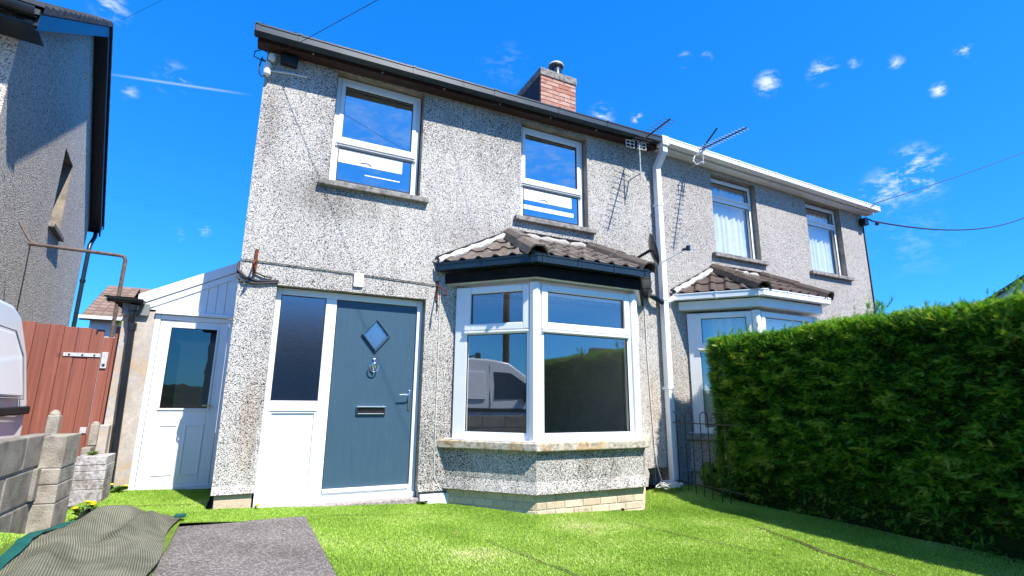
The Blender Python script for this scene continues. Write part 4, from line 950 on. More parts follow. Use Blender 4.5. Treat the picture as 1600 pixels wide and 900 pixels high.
# ------------------------------------------------------------------ van on the next drive
VN = root('panel_van', 'white panel van parked beyond the block wall, only its rear quarter in view', 'van', (-2.75, -.4, .12))
def van_mesh():
    prof = [(1.66, .38), (1.70, .62), (1.685, 1.0), (1.62, 1.45), (1.48, 1.80), (1.30, 1.885), (.6, 1.915), (-1.3, 1.90), (-1.75, 1.84), (-2.15, 1.55), (-2.5, 1.22), (-3.0, 1.08), (-3.22, .86), (-3.26, .45), (-3.1, .34)]
    m = MB(); n_ = len(prof); secs = [(-1.90, 1.0, .0), (-3.60, 1.0, .0)]
    cols = []
    for x, tw in ((-3.62, 0), (-3.58, .0), (-1.92, 0), (-1.88, 0)):
        for y, z in prof:
            inset = .13*max(0, (z-1.05)/.85)**1.3
            s_ = 1 if x < -2.75 else -1
            m.v.append((x + s_*inset, y, z))
    for k in range(3):
        for i in range(n_):
            a = k*n_+i; b2 = k*n_+(i+1) % n_; m.f.append((a, b2, b2+n_, a+n_))
    m.f.append(tuple(range(n_))); m.f.append(tuple(range(4*n_-1, 3*n_-1, -1)))
    return m
body = van_mesh().build('body', 'van_paint', VN, .05, smooth=True, seg=4)
def side_pt(y, z, e=.004): return (-1.88 - .13*max(0, (z-1.05)/.85)**1.3 + e, y, z)
def side_panel(name, pts, mat, e, par=None):
    k = MB(); n_ = len(pts); k.add([side_pt(y, z, e) for y, z in pts] + [side_pt(y, z, e-.03) for y, z in pts], [tuple(range(n_)), tuple(range(2*n_-1, n_-1, -1))] + [(i, (i+1) % n_, (i+1) % n_+n_, i+n_) for i in range(n_)])
    return k.build(name, mat, par or VN, .012)
side_panel('rear_panel', [(.35, 1.08), (1.48, 1.06), (1.42, 1.42), (1.26, 1.62), (.36, 1.64)], 'van_paint', .016)
k = MB(); pp_ = [(.33, 1.06), (1.50, 1.04), (1.44, 1.43), (1.27, 1.645), (.34, 1.665), (.33, 1.06)]; k.tube([side_pt(y, z, .014) for y, z in pp_], .007, 5); k.build('panel_groove', 'grey_soffit', VN)
side_panel('front_side_panel', [(-1.22, 1.09), (.22, 1.08), (.22, 1.64), (-1.20, 1.64)], 'van_paint', .014)
side_panel('door_window', [(-2.28, 1.12), (-1.40, 1.10), (-1.40, 1.64), (-1.80, 1.62), (-2.12, 1.40)], 'van_glass', .006)
side_panel('rubbing_strip', [(.30, .885), (1.68, .90), (1.675, .975), (.30, .955)], 'rubber', .03)
side_panel('front_rubbing_strip', [(-2.3, .855), (.22, .88), (.22, .95), (-2.3, .92)], 'rubber', .03)
for y in (-1.31, .28): k = MB(); k.tube([side_pt(y, .45, .002), side_pt(y, 1.0, .002), side_pt(y, 1.78, .002)], .006, 4); k.build('door_seam', 'rubber', VN)
k = MB(); k.box(-1.95, -1.86, 1.58, 1.74, .36, .62); k.box(-3.6, -1.9, 1.62, 1.75, .36, .62); k.build('bumper', 'rubber', VN, .03)
k = MB(); k.box(-2.06, -1.96, 1.60, 1.72, 1.0, 1.34); k.build('tail_light', 'lamp_red', VN, .02)
k = MB(); k.add([(-2.05, -1.82, 1.80), (-3.45, -1.82, 1.80), (-3.5, -2.48, 1.25), (-2.0, -2.48, 1.25)], [(0, 1, 2, 3)]); k.build('windscreen', 'van_glass', VN)
for y in (-2.35, .95):
    for x in (-1.98, -3.55):
        w_ = root_part('wheel', VN, (x, y, .42))
        k = MB(); k.lathe([(.20, -.09), (.28, -.09), (.31, -.06), (.31, .06), (.28, .09), (.20, .09)], (x, y, .42), 24, 'x'); k.build('tyre', 'rubber', w_, smooth=True)
        k = MB(); k.lathe([(.03, -.07), (.20, -.085), (.20, .085), (.03, .07)], (x, y, .42), 20, 'x'); k.build('rim', 'wheel_silver', w_, smooth=True)
for y in (-1.1, .9):
    k = MB(); k.tube([(-2.05, y, 1.98), (-3.45, y, 1.98)], .018, 6); k.box(-2.12, -2.04, y-.05, y+.05, 1.87, 2.02); k.box(-3.46, -3.38, y-.05, y+.05, 1.87, 2.02); k.build('roof_bar', 'rubber', VN, .01)
k = MB(); k.box(-1.92, -1.74, -2.12, -2.02, 1.06, 1.26); k.build('wing_mirror', 'rubber', VN, .03)

VN.location = VN.location + Vector((.20, -.68, -.06))
# ------------------------------------------------------------------ folded-back turf
nu, nv = 90, 60; vs = []; uv = []
for i in range(nu+1):
    for j in range(nv+1):
        a = i/nu; c_ = j/nv
        y = -.47 - a*2.4; xr = -.165 - .03*math.sin(a*9) - .03*a; xl = -.80 - .06*math.sin(min(1, a*2.2)*2.4) + .10*max(0, a-.4)
        if a < .12: xl += (.12-a)*1.6
        x = xr + (xl-xr)*c_
        edge = min(1, c_*5)*min(1, (1-c_)*4+.35); z = float(gz(min(x, -.2), y)) + .018
        hgt = .05*edge + .085*math.exp(-((c_-.48-.15*math.sin(a*5))/.17)**2)*math.exp(-((a-.10)/.16)**2) + .07*math.exp(-((c_-.72)/.13)**2)*(1-math.exp(-(a/.12)**2))*(.75+.25*math.sin(a*11+1))
        hgt += .045*math.exp(-((c_-.30-.35*(a-.2))/.07)**2)*math.exp(-((a-.2)/.2)**2) - .035*math.exp(-((c_-.52-.4*(a-.28))/.08)**2)*math.exp(-((a-.3)/.16)**2)
        hgt += .012*mnoise.fractal(Vector((x*5, y*5, 1)), 1, 2, 3)
        vs.append((x, y, z + max(.004, hgt*min(1, .25+a*9)*min(1, .1+c_*6)))); uv.append((c_*.9+a*.55, a*1.9))
me = bpy.data.meshes.new('turf_underside'); fs = [(i*(nv+1)+j, i*(nv+1)+j+1, (i+1)*(nv+1)+j+1, (i+1)*(nv+1)+j) for i in range(nu) for j in range(nv)]
me.from_pydata(vs, [], fs); ul = me.uv_layers.new(name='UVMap')
for lp_ in me.loops: ul.data[lp_.index].uv = uv[lp_.vertex_index]
FT = root('folded_turf', 'olive striped underside of a turf sheet folded back beside the concrete slab', 'turf', (-.5, -1.4, .05))
o = link('turf_underside', me, 'turf_backing', FT, smooth='full'); sd_ = o.modifiers.new('solid', 'SOLIDIFY'); sd_.thickness = .012
k = MB(); k.sweep([(-.03, -.005), (.03, -.005), (.034, .005), (.0, .012), (-.034, .005)], [Vector(vs[i*(nv+1)+nv]) + Vector((.0, 0, .006)) for i in range(2, 80, 3)]); k.build('green_binding', 'turf_binding', FT, smooth=True)
k = MB(); p = Vector(vs[0]); k.box(p.x-.05, p.x+.03, p.y-.04, p.y+.015, p.z-.004, p.z+.02); k.build('green_corner', 'turf_binding', FT, .006)

# ------------------------------------------------------------------ weeds, pot
def leaf_tuft(name, label, cat, c, n_, r, h, flower=0, group=None, mat='weed_leaf'):
    rt_ = root(name, label, cat, c, group); k = MB()
    for i in range(n_):
        a = random.uniform(0, 6.28); d = random.uniform(.3, 1)*r; hz = random.uniform(.35, 1)*h; w_ = random.uniform(.10, .2)*r+.004
        dx, dy = math.cos(a), math.sin(a); b0 = Vector(c)
        p1 = b0 + Vector((dx*d*.5, dy*d*.5, hz)); p2 = b0 + Vector((dx*d, dy*d, hz*random.uniform(.5, 1)))
        s_ = Vector((-dy, dx, 0))*w_; k.add([b0-s_*.3, b0+s_*.3, p1+s_, p2, p1-s_], [(0, 1, 2, 3, 4)])
    me = bpy.data.meshes.new('leaves'); me.from_pydata(k.v, [], k.f); link('leaves', me, mat, rt_)
    for i in range(flower):
        a = random.uniform(0, 6.28); q_ = Vector(c) + Vector((math.cos(a)*r*.6, math.sin(a)*r*.6-.02, h*random.uniform(.8, 1.2)))
        k = MB(); k.lathe([(.003, -.01), (.016, -.004), (.021, .004), (.014, .011), (.003, .012)], q_, 9); k.build('flower', 'yellow_petal', rt_, smooth=True)
    return rt_
leaf_tuft('weed_clump', 'leafy yellow-green weeds with yellow blooms at the foot of the pier', 'weed', (-.80, -.35, float(gz(-.8, -.35))), 46, .13, .10, 4)
leaf_tuft('dandelion', 'dandelion growing at the foot of the black downpipe', 'weed', (-.86, 1.03, float(gz(-.86, 1.03))), 26, .10, .06, 2)
leaf_tuft('dandelion', 'single yellow dandelion beside the pale plinth brick left of the door', 'weed', (.37, -.06, float(gz(.37, -.06))), 9, .03, .025, 1)
leaf_tuft('weed_clump', 'small green weed on top of the whitewashed brick stump', 'weed', (-1.03, .62, .475), 22, .06, .035, 0)
leaf_tuft('weed_clump', 'green weed at the right foot of the front door frame', 'weed', (1.95, -.05, float(gz(1.95, -.05))-.01), 30, .09, .035, 0)
leaf_tuft('weed_clump', 'dark red seedling against the bay brickwork', 'weed', (3.95, -.82, float(gz(3.95, -.82))-.005), 12, .035, .035, 0, mat='rust')
leaf_tuft('ivy_clump', 'green leaves poking up behind the gate post under the black gutter', 'weed', (-1.24, 2.1, 1.82), 22, .09, .16, 0)
leaf_tuft('garden_plant', 'low purple flowering plant behind the railing', 'plant', (5.85, -.35, -.15), 60, .22, .4, 0, mat='weed_leaf')
PT = root('plant_pot', 'small black plant pot tipped beside the folded turf', 'pot', (-.74, -.46, .09)); k = MB(); k.lathe([(.03, 0), (.045, .07), (.052, .07), (.052, .085), (.044, .085), (.03, .02)], (0, 0, 0), 14)
o = k.build('pot_wall', 'black_pot', None, smooth=True); o.parent = PT; o.rotation_euler = (0.5, -.7, 0)
leafs = random.Random(3)
for i, (x, y) in enumerate(((1.75, -1.52),)):
    k = MB(); z = float(gz(x, y))+.022; k.add([(x, y, z), (x+.02, y+.006, z+.008), (x+.036, y, z+.002), (x+.018, y-.012, z+.006)], [(0, 1, 2, 3)])
    tag(k.build('fallen_leaf', 'brick_red'), 'dry brown leaf lying on the turf', 'leaf')

# ------------------------------------------------------------------ hedge
HX, HY0, HY1, HT = 5.60, -.62, -6.6, 1.84
HD = root('conifer_hedge', 'tall dense dark green conifer hedge along the right side', 'hedge', (6.1, -3.5, -.2))
def hn(a, b_, s_): return mnoise.fractal(Vector((a*s_, b_*s_, 2.7)), .8, 2.0, 4)
def facex(y, z):
    return HX + .025*(y-HY0) + .22*np.clip((.55-z)/.7, 0, 1)**1.6 + .05*np.clip((z-1.5)/.35, 0, 1)**2
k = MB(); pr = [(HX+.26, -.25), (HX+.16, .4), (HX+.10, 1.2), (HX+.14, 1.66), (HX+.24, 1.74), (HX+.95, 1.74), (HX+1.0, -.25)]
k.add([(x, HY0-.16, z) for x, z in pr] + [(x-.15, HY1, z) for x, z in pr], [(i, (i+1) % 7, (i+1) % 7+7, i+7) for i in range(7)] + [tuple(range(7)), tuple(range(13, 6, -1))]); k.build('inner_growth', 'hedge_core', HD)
spr = []
# one spray template: flat frond with side sprigs, local x = out, y = side, z = normal
def spray_tpl():
    T = []
    def tri(a, b_, c_): T.append((a, b_, c_))
    L0 = 1.0
    tri((0, -.035, 0), (0, .035, 0), (L0, 0, .0))
    for i in range(5):
        x = .12+.16*i; l = (.42-.055*i)
        for s_ in (-1, 1):
            x2 = x+.03*s_
            tri((x2-.045, 0, 0), (x2+.05, 0, 0), (x2+l*.72, s_*l*.62, .03*s_))
    return np.array(T)
TPL = spray_tpl(); NT = len(TPL)
def sprays(P, D, size, rollv, toneb):
    n = len(P); D = D/np.linalg.norm(D, axis=1, keepdims=True)
    ref = np.tile(np.array([0, 0, 1.0]), (n, 1)); s_ = np.cross(ref, D); s_ /= np.maximum(1e-4, np.linalg.norm(s_, axis=1, keepdims=True)); nn2 = np.cross(D, s_)
    s2 = s_*np.cos(rollv)[:, None] + nn2*np.sin(rollv)[:, None]; n2 = np.cross(D, s2)
    Bm = np.stack([D, s2, n2], 1)*size[:, None, None]
    V = np.einsum('tvk,nkc->ntvc', TPL, Bm) + P[:, None, None, :]
    tn = np.clip(toneb[:, None] + rng.normal(0, .05, (n, NT)), 0, 1)
    return V.reshape(-1, 3), tn.reshape(-1)
Vs = []; Ts = []
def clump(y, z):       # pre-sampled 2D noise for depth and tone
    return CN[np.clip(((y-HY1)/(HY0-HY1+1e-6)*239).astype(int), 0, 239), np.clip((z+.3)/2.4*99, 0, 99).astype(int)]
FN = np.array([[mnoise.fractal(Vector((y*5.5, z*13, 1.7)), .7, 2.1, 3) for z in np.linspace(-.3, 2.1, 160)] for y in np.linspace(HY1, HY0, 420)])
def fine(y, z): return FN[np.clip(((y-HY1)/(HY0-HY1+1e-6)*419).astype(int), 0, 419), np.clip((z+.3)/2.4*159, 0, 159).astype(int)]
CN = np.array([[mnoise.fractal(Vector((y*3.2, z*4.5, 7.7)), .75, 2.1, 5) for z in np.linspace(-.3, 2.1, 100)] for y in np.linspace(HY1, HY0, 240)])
def add(P, D, sz, tone): 
    v_, t_ = sprays(P, D, sz, rng.normal(0, .38, len(P)), tone); Vs.append(v_); Ts.append(t_)
n = 84000     # face towards the garden
y = HY1 + (HY0-HY1)*rng.uniform(0, 1, n)**.72; z = rng.uniform(-.16, HT, n)
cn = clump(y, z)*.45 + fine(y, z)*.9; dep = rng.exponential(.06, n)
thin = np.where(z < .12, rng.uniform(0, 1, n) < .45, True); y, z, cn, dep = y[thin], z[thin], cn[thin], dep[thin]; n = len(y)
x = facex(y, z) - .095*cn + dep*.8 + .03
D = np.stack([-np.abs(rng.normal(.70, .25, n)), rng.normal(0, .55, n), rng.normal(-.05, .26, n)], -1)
add(np.stack([x, y, z], -1), D, rng.uniform(.04, .105, n), np.clip(.38 + .62*cn + rng.normal(0, .20, n), 0, .97) + np.where(rng.uniform(0, 1, n) < .014, .6, 0))  # painted into tone: shade in recesses, lighter outer sprays, random sun-caught flecks
n = 24000     # top
y = HY1 + (HY0-HY1)*rng.uniform(0, 1, n)**.8; x = rng.uniform(HX, HX+1.0, n) + .025*(y-HY0); tn_ = np.array([hn(a, b_, 1.6) for a, b_ in zip(x, y)])
z = HT - .03 + .04*tn_ - rng.exponential(.03, n) - .10*np.clip((HX+.025*(y-HY0)+.12-x)/.12, 0, 1)**2
D = np.stack([rng.normal(-.15, .45, n), rng.normal(.05, .45, n), np.abs(rng.normal(.75, .3, n))], -1)
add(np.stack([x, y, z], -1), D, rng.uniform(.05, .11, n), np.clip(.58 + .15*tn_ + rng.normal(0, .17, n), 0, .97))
n = 12000      # end by the house
x = rng.uniform(HX, HX+1.0, n); z = rng.uniform(-.16, HT, n); y = HY0 - rng.exponential(.05, n) + .05*np.array([hn(a, b_, 3) for a, b_ in zip(x, z)]) - .08*np.clip((HX+.1-x)/.1, 0, 1)**2
D = np.stack([rng.normal(-.25, .42, n), np.abs(rng.normal(.75, .3, n)), rng.normal(.1, .4, n)], -1)
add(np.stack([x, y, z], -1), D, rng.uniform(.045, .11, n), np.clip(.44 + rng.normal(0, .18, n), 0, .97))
# loose upright shoots
sh_y = np.concatenate([rng.uniform(-3.9, -.7, 60), rng.normal(-2.62, .10, 14), rng.normal(-.95, .15, 20), rng.normal(-3.75, .15, 12)]); ns = len(sh_y)
sh_h = np.concatenate([rng.uniform(.02, .08, 60), rng.uniform(.08, .20, 14), rng.uniform(.04, .12, 20), rng.uniform(.06, .15, 12)])
for yy, h_ in zip(sh_y, sh_h):
    xx = random.uniform(HX+.05, HX+.5)+.025*(yy-HY0); n = int(8+h_*90); tt = rng.uniform(0, 1, n); lean_ = Vector((random.uniform(-.1, .4), random.uniform(-.9, -.1), 0))
    P_ = np.stack([xx+lean_.x*h_*tt**1.5, yy+lean_.y*h_*tt**1.5, HT-.05+(h_+.05)*tt], -1)
    D = np.stack([rng.normal(.1, .45, n), rng.normal(-.25, .45, n), np.abs(rng.normal(.8, .25, n))], -1)
    add(P_, D, rng.uniform(.035, .08, n), np.clip(.55+rng.normal(0, .15, n), 0, .97))
V = np.concatenate(Vs); T = np.concatenate(Ts); nf = len(V)//3
me = bpy.data.meshes.new('foliage'); me.vertices.add(len(V)); me.vertices.foreach_set('co', V.ravel().astype(np.float32))
me.loops.add(len(V)); me.loops.foreach_set('vertex_index', np.arange(len(V), dtype=np.int32)); me.polygons.add(nf)
me.polygons.foreach_set('loop_start', np.arange(0, len(V), 3, dtype=np.int32)); me.polygons.foreach_set('loop_total', np.full(nf, 3, np.int32)); me.update()
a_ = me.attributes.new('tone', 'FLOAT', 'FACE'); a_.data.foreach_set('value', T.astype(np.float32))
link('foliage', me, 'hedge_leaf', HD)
for i in range(9):
    yy = -.9-.62*i; k = MB(); bx_ = HX+.28+random.uniform(-.06, .1); k.tube([(bx_, yy, -.25), (bx_+.02, yy+.03, .3), (bx_+.1, yy, 1.0)], [.035, .028, .02], 7); k.build('stem', 'bark', HD, smooth=True)

# ------------------------------------------------------------------ railing by the party line
RL = root('hoop_railing', 'thin rusty black hoop-top iron railing between the gardens', 'railing', (5.41, -.6, -.1))
xr = 5.41
k = MB(); k.tube([(xr, -.01, .742), (xr, -1.2, .742)], .008, 6); k.build('top_rail', 'iron_black', RL)
k = MB(); k.tube([(xr, -.06, -.0), (xr, -1.2, -.02)], .008, 6); k.build('bottom_rail', 'iron_black', RL)
for yc in (-.12, -.395, -.66, -.93):
    r_ = .062; pts = [(xr, yc+r_, -.16)] + [(xr, yc+r_*math.cos(a), .825+r_*math.sin(a)) for a in np.linspace(0, math.pi, 10)] + [(xr, yc-r_, -.16)]
    k = MB(); k.tube(pts, .0065, 6); k.build('hoop', 'iron_black', RL, smooth=True)

# ------------------------------------------------------------------ wires, cables, fittings
def sag(a, b_, d, n_=24):
    a, b_ = Vector(a), Vector(b_); return [a.lerp(b_, i/n_) - Vector((0, 0, d*4*(i/n_)*(1-i/n_))) for i in range(n_+1)]
def wire(pts, r_, label, name='overhead_wire', mat='cable_black', cat='wire', group=None):
    k = MB(); k.tube(pts, r_, 6); return tag(k.build(name, mat, smooth=True), label, cat, group)
wire(sag((.19, -.17, 4.68), (9.4, -10.7, 7.75), .05), .0035, 'black overhead wire rising from the left end of our eaves')
wire(sag((10.62, -.33, 4.80), (30, 1.45, 12.3), .10), .009, 'upper of the two black overhead wires leaving the right end of the semi')
wire([(10.70, -.05, 4.45), (10.78, -.10, 4.62)] + sag((10.85, -.16, 4.55), (30, 2.0, 10.1), .85), .016, 'lower sagging thick black cable leaving the right end of the semi')
wire(sag((-2.6, 4.8, 7.7), (9.4, -10.7, 7.75), .2), .003, 'thin wire running from the ridge of the left house')
k = MB(); k.box(10.66, 10.78, -.14, -.02, 4.46, 4.60); tag(k.build('cable_clamp', 'black_plastic', bevel=.01), 'black cable clamp under the white gutter at the far right corner', 'clamp')
tag(MB().lathe([(.02, -.03), (.035, -.015), (.035, .015), (.02, .03)], (11.05, -.14, 4.53), 10, 'x').build('cable_joint', 'black_plastic', smooth=True), 'small joint on the thick cable beyond the right corner', 'cable joint')
IN = root('insulator_bracket', 'pair of pale ceramic insulators with looped cable at the top left corner', 'insulator', (.03, -.05, 4.55))
for z in (4.62, 4.44, 4.51):
    k = MB(); k.lathe([(.012, -.07), (.036, -.05), (.038, -.005), (.030, .02), (.012, .03)], (.02 if z < 4.6 else .05, -.06, z), 12); k.build('insulator', 'ceramic', IN, smooth=True)
k = MB(); k.tube([(.05, .0, 4.56), (.05, -.06, 4.56), (.0, -.07, 4.53), (-.05, -.07, 4.55)], .009, 6); k.build('bracket_arm', 'rust', IN, smooth=True)
k = MB(); k.tube([(.04, -.03, 4.66), (-.05, -.07, 4.66), (-.115, -.08, 4.61), (-.12, -.08, 4.55), (-.06, -.08, 4.53), (.0, -.07, 4.53)], .006, 6); k.tube([(-.04, -.07, 4.57), (-.055, -.08, 4.46), (-.05, -.08, 4.37), (-.03, -.07, 4.345), (.01, -.06, 4.37)], .007, 6); k.build('looped_cable', 'cable_black', IN, smooth=True)
JB = root('junction_box', 'black junction box under the eaves at the top left corner', 'box', (.22, -.05, 4.6)); k = MB(); k.box(.135, .31, -.075, -.002, 4.575, 4.69); k.build('box_body', 'black_plastic', JB, .012); k = MB(); k.box(.15, .295, -.082, -.075, 4.59, 4.675); k.build('box_lid', 'black_plastic', JB, .004)
wire([(.04, -.012, 4.47), (.25, -.012, 4.50), (.42, -.012, 4.51)], .011, 'pale cable clipped along the wall under the junction box', 'wall_cable', 'ceramic', 'cable')
wire([(-.004, .02, 2.36), (.0, -.012, 2.352), (.35, -.012, 2.347), (1.09, -.012, 2.333)], .006, 'thin dark cable along the wall left of the number plaque', 'wall_cable', 'cable_black', 'cable')
wire([(1.19, -.012, 2.33), (1.6, -.012, 2.318), (2.03, -.012, 2.305), (2.04, -.014, 2.0)], .006, 'thin dark cable along the wall right of the number plaque', 'wall_cable', 'cable_black', 'cable')
wire([(-.012, .03, 2.33), (-.015, -.015, 2.24), (.06, -.022, 2.17), (.17, -.02, 2.145), (.36, -.018, 2.165)], .014, 'thick black cable curving round the wall corner to the door frame', 'wall_cable', 'cable_black', 'cable')
wire([(-.012, .03, 2.26), (-.015, -.015, 2.17), (.05, -.022, 2.12), (.17, -.02, 2.12), (.36, -.018, 2.15)], .011, 'lower thick black cable bunched below the other at the wall corner', 'wall_cable', 'cable_black', 'cable')
wire([(.30, -.018, 2.19), (.22, -.02, 2.20), (.13, -.02, 2.235)], .009, 'short black cable from the rusty bracket to the door head', 'wall_cable', 'cable_black', 'cable')
wire([(2.07, -.008, 2.3), (2.075, -.008, 1.0), (2.08, -.008, .2), (2.14, -.008, .1), (2.24, -.008, .13)], .004, 'thin pale cable down the wall between door and bay', 'wall_cable', 'cable_white', 'cable')
IB = root('iron_bracket', 'rusty iron bracket on the wall above the left end of the door frame', 'bracket', (.14, -.02, 2.3)); k = MB(); k.box(.118, .148, -.022, 0, 2.20, 2.47); k.build('back_plate', 'rust', IB, .003)
k = MB(); k.tube([(.133, -.01, 2.36), (.12, -.16, 2.30), (.115, -.20, 2.27), (.12, -.17, 2.25), (.133, -.01, 2.23)], .009, 6); k.build('hook', 'rust', IB, smooth=True)
IB2 = root('iron_bracket', 'rusty iron bracket on the wall beside the left end of the bay gutter', 'bracket', (2.03, -.02, 2.25)); k = MB(); k.box(2.02, 2.042, -.02, 0, 2.12, 2.36); k.build('back_plate', 'rust', IB2, .003)
k = MB(); k.tube([(2.03, -.01, 2.30), (2.05, -.20, 2.22), (2.06, -.27, 2.20), (2.06, -.27, 2.15), (2.05, -.2, 2.15)], .008, 6); k.build('hook', 'rust', IB2, smooth=True)
NP = root('number_plaque', 'small white plaque with faded marks above the door', 'plaque', (1.14, -.01, 2.26)); k = MB(); k.box(1.09, 1.193, -.026, -.004, 2.19, 2.335); k.build('plate', 'white_plastic', NP, .004)
for x0, x1, z0, z1 in ((1.104, 1.112, 2.25, 2.285), (1.125, 1.131, 2.245, 2.275), (1.152, 1.174, 2.243, 2.250), (1.155, 1.163, 2.215, 2.232)):
    k = MB(); k.box(x0, x1, -.0285, -.0262, z0, z1); k.build('faded_mark', 'galvanised', NP)
# satellite dish
SD = root('satellite_dish', 'dark grey satellite dish seen edge-on beside the white downpipe', 'satellite dish', (5.0, -.2, 3.05))
nd = Vector((.80, -.54, .22)).normalized(); ud = (Vector((0, 0, 1)) - nd*nd.z).normalized(); sdv = ud.cross(nd)
cc_ = Vector((5.04, -.33, 3.085)); vs = []; fs = []; rg = 6; sg = 24
for i in range(rg+1):
    for j in range(sg):
        r_ = i/rg; t_ = 2*math.pi*j/sg; vs.append(cc_ + ud*(.235*r_*math.cos(t_)) + sdv*(.215*r_*math.sin(t_)) + nd*(.055*r_*r_-.05))
for i in range(rg):
    for j in range(sg): a = i*sg+j; b_ = i*sg+(j+1) % sg; fs.append((a, b_, b_+sg, a+sg))
me = bpy.data.meshes.new('reflector'); me.from_pydata([tuple(v_) for v_ in vs], [], fs); o = link('reflector', me, 'blueblack_plastic', SD, smooth='full'); s_ = o.modifiers.new('solid', 'SOLIDIFY'); s_.thickness = .008
k = MB(); k.tube([cc_-nd*.05, cc_-nd*.13+Vector((0, .03, -.03)), Vector((4.90, -.08, 2.98)), Vector((4.90, -.0, 2.98))], .022, 8); k.box(4.84, 4.96, -.03, -.002, 2.90, 3.06); k.build('wall_mount', 'black_plastic', SD, smooth=True)
lb = cc_ - ud*.22 + nd*.0; ln_ = cc_ + nd*.42 - ud*.10
k = MB(); k.tube([lb, ln_], .010, 6); k.build('arm', 'galvanised', SD)
k = MB(); k.tube([ln_-nd*.05, ln_+nd*.01], .02, 8); k.lathe([(.018, -.035), (.030, -.03), (.030, .035), (.018, .04)], ln_+nd*.03, 10); k.build('receiver_head', 'blueblack_plastic', SD, smooth=True)
def yagi(label, xm, ym, zb, zt, dirv, ln2, nel, el, group=None, refl=True):
    A = root('tv_aerial', label, 'aerial', (xm, ym, zb)); d = Vector(dirv).normalized(); sv = d.cross(Vector((0, 0, 1))).normalized(); o_ = Vector((xm, ym, zt))
    k = MB(); k.tube([(xm, 0, zb+.05), (xm, ym, zb+.05)], .010, 6); k.tube([(xm, ym, zb), o_], .010, 8); k.build('mast', 'galvanised', A, smooth=True)
    k = MB(); k.tube([o_-d*.10, o_+d*ln2], .011, 6); k.build('boom', 'black_plastic', A)
    for i in range(nel):
        p = o_ + d*(ln2*(i+.6)/nel); h_ = el*(1-.35*i/nel); k = MB(); k.tube([p-sv*h_, p+sv*h_], .004, 5); k.build('element', 'iron_black' if refl else 'galvanised', A)
    if refl:
        k = MB()
        for s_ in (-1, 1):
            for q in (.02, .075, .13): k.tube([o_-d*.08+sv*s_*.03+Vector((0, 0, q-.075)), o_-d*.08+sv*s_*.17+Vector((0, 0, q-.075))], .006, 5)
            for q in (.03, .10, .17): k.tube([o_-d*.08+sv*s_*q+Vector((0, 0, -.055)), o_-d*.08+sv*s_*q+Vector((0, 0, .055))], .006, 5)
        k.build('reflector_grid', 'white_plastic', A)
    return A
yagi('black television aerial with white grid reflector under our gutter', 4.93, -.26, 4.18, 4.72, (-.10, -1, -.02), .72, 11, .15)
a2 = yagi('silver television aerial with many short elements on the white gutter', 6.12, -.34, 4.62, 4.87, (.02, -1, -.05), .80, 14, .11, refl=False)
k = MB(); k.tube([(6.12, -.34, 4.87), (6.30, -.50, 5.19)], .014, 6); k.build('stay_rod', 'black_plastic', a2)
k = MB(); k.tube([(6.12, -.34, 4.66), (6.02, -.30, 4.60), (6.0, -.25, 4.68), (6.05, -.25, 4.78), (6.12, -.33, 4.80)], .009, 6); k.build('bracket_loop', 'white_plastic', a2, smooth=True)
# white cable right of bay and coil on the ground
wire([(5.06, -.01, 2.55), (5.10, -.012, 2.40), (5.11, -.012, 1.6), (5.14, -.012, .9), (5.16, -.012, .45), (5.17, -.03, .2), (5.20, -.06, .02), (5.24, -.10, -.08)], .006, 'white cable dropping down the wall beside the bay to the coil', 'wall_cable', 'cable_white', 'cable')
pts = []
for i in range(190):
    a = i*.33; r_ = .105+.03*math.sin(i*.37)+.02*math.sin(i*1.1); ex = 1.0+.5*max(0, math.sin(i*.05))
    pts.append((5.20+r_*ex*math.cos(a)+.03*math.sin(i*.11), -.22+r_*.9*math.sin(a), float(gz(5.2, -.2))+.012+.028*(1+math.sin(i*.53+1))+.02*math.sin(i*.09)**2))
wire(pts, .0055, 'tangled coil of white cable on the ground beside the downpipe', 'cable_coil', 'cable_white', 'cable')

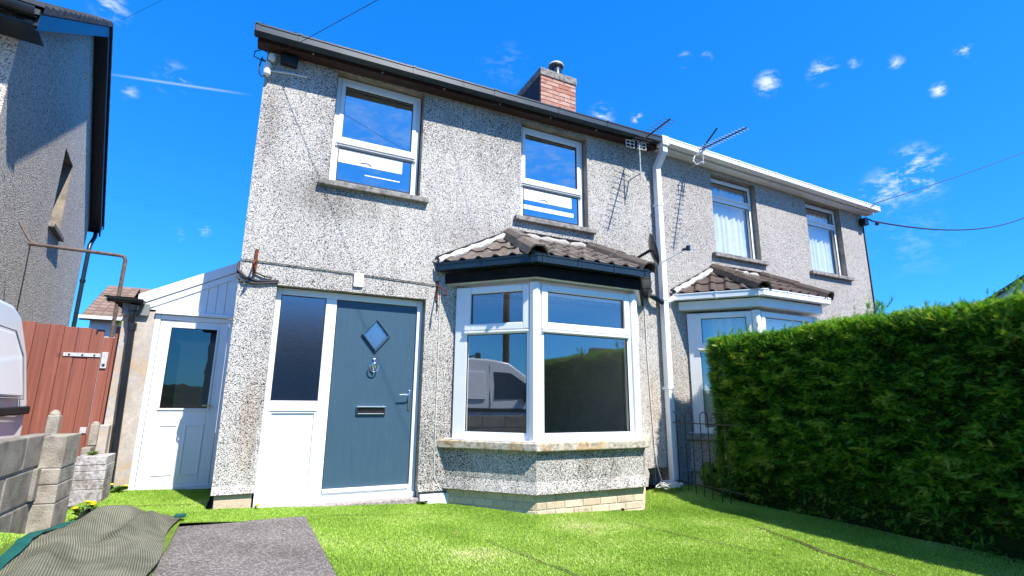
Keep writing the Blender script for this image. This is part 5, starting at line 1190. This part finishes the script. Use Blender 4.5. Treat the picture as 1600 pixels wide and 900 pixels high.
# ------------------------------------------------------------------ distant buildings, pole
def far_house(name, label, x0, x1, y0, y1, zb, ze, zr, wallmat, roofmat, ridge='x', windows=(), tilesz=None):
    A = root(name, label, 'house', ((x0+x1)/2, (y0+y1)/2, zb))
    k = MB()
    k.box(x0, x1, y0, y1, zb, ze)
    if ridge == 'x': ym = (y0+y1)/2; k.add([(x0, y0, ze), (x0, y1, ze), (x0, ym, zr-.1)], [(0, 1, 2)]); k.add([(x1, y0, ze), (x1, y1, ze), (x1, ym, zr-.1)], [(0, 1, 2)])
    else: xm = (x0+x1)/2; k.add([(x0, y0, ze), (x1, y0, ze), (xm, y0, zr-.1)], [(0, 1, 2)]); k.add([(x0, y1, ze), (x1, y1, ze), (xm, y1, zr-.1)], [(0, 1, 2)])
    k.build('wall', wallmat, A); o_ = .3
    k = MB()
    if ridge == 'x':
        P0 = [(x0-o_, y0-o_, ze-.1), (x1+o_, y0-o_, ze-.1), (x1+o_, ym, zr), (x0-o_, ym, zr), (x1+o_, y1+o_, ze-.1), (x0-o_, y1+o_, ze-.1)]
    else:
        P0 = [(x0-o_, y0-o_, ze-.1), (x0-o_, y1+o_, ze-.1), (xm, y1+o_, zr), (xm, y0-o_, zr), (x1+o_, y1+o_, ze-.1), (x1+o_, y0-o_, ze-.1)]
    k.add(P0 + [(a, b_, c_-.14) for a, b_, c_ in P0], [(0, 1, 2, 3), (3, 2, 4, 5), (6, 9, 8, 7), (9, 11, 10, 8), (0, 6, 7, 1), (5, 4, 10, 11), (0, 3, 9, 6), (3, 5, 11, 9), (1, 7, 8, 2), (2, 8, 10, 4)])
    rf_ = k.build('roof', roofmat, A)
    if tilesz and ridge == 'x':
        u = Vector((1, 0, 0)); v_ = Vector((0, ym-y0+o_, zr-ze+.1)); lv_ = v_.length; v_.normalize(); n_ = u.cross(v_); rows = int(lv_/.36); cols = int(tilesz/.33)
        base_me = tile_mesh(Vector((0, 0, 0)), u, v_, n_, 0, 0, .33, .42, [], PROF)
        for r_ in range(rows):
            for c_ in range(cols):
                o2 = link('tile', base_me, roofmat, rf_); o2.location = Vector((x0-o_, y0-o_, ze-.1)) + u*(c_*.33) + v_*(r_*.36)
    for (wx, wy, wz, ww_, wh_, ax) in windows:
        W2 = root_part('window', A, (wx, wy, wz)); k = MB()
        f_ = Frame((wx, wy, wz), (1, 0, 0) if ax == 'y' else (0, 1, 0)); mt_ = f_.mat(); ring(k, mt_, 0, ww_, 0, wh_, .09, -.02, .05); k.box(ww_/2-.04, ww_/2+.04, -.02, .05, .09, wh_-.09, mt_); k.build('frame', 'upvc', W2)
        k = MB(); k.box(.09, ww_-.09, -.0, .02, .09, wh_-.09, mt_); k.build('pane', 'van_glass', W2)
    return A
fh = far_house('distant_house', 'small white house with brown tiled roof seen between gate and lean-to', -6.3, 2.4, 22, 28.5, -.5, 4.45, 6.4, 'white_render', 'tile_far', 'x', [(-6.3, 26, 3.0, 1.2, 1.2, 'x')], tilesz=4.2)
k = MB(); k.box(-6.7, 2.6, 21.50, 21.62, 4.27, 4.40); k.build('gutter', 'white_plastic', fh)
far_house('distant_house', 'grey gabled house at the far right edge above the hedge', 37, 46, -4.5, 8.4, -.5, 6.5, 10.3, 'white_render', 'tile_slate', 'x')
far_house('distant_house', 'brown house across the road with its gable to the street', 19.0, 30, -25, -19, -.5, 1.9, 4.3, 'pebbledash_grey', 'tile_dark', 'x', [(19.0, -22, .6, 1.2, 1.0, 'x')])
far_house('distant_house', 'pale house across the road facing the front door', -2, 7, -31, -23, -.5, 4.6, 7.0, 'pebbledash_clean', 'tile_dark', 'x')
far_house('distant_house', 'grey house across the road to the left', -19, -9, -31, -23, -.5, 4.6, 7.0, 'pebbledash_grey', 'tile_dark', 'x')
TP = root('telegraph_pole', 'tall brown timber telegraph pole by the road to the left', 'pole', (-9.5, -5.6, -.4)); k = MB(); k.tube([(-9.5, -5.6, -.6), (-9.5, -5.6, 8.2)], [.15, .10], 12); k.build('pole_shaft', 'timber_pole', TP, smooth=True); k = MB(); k.box(-10.0, -9.0, -5.66, -5.54, 7.7, 7.82); k.build('cross_arm', 'timber_pole', TP, .01)

hv = []; hf = []; nh = 72
for i in range(nh):
    a = 2*math.pi*i/nh
    for r_, z_ in ((170, -1), (230, 6+2*mnoise.noise(Vector((math.cos(a)*2, math.sin(a)*2, 1)))+1.5*mnoise.noise(Vector((math.cos(a)*9, math.sin(a)*9, 2)))), (420, 3)):
        zz = z_ if math.sin(a) < .25 or z_ < 0 else z_*.12
        hv.append((math.cos(a)*r_, math.sin(a)*r_, zz))
for i in range(nh):
    for q in range(2): a = i*3+q; b_ = ((i+1) % nh)*3+q; hf.append((a, b_, b_+1, a+1))
k = MB(); k.add(hv, hf); simple('hill_wood', (.028, .05, .022), .95, .1, var=.35, sc=.06)
tag(k.build('hills', 'hill_wood', smooth='full'), 'low wooded hills round the horizon', kind='structure')
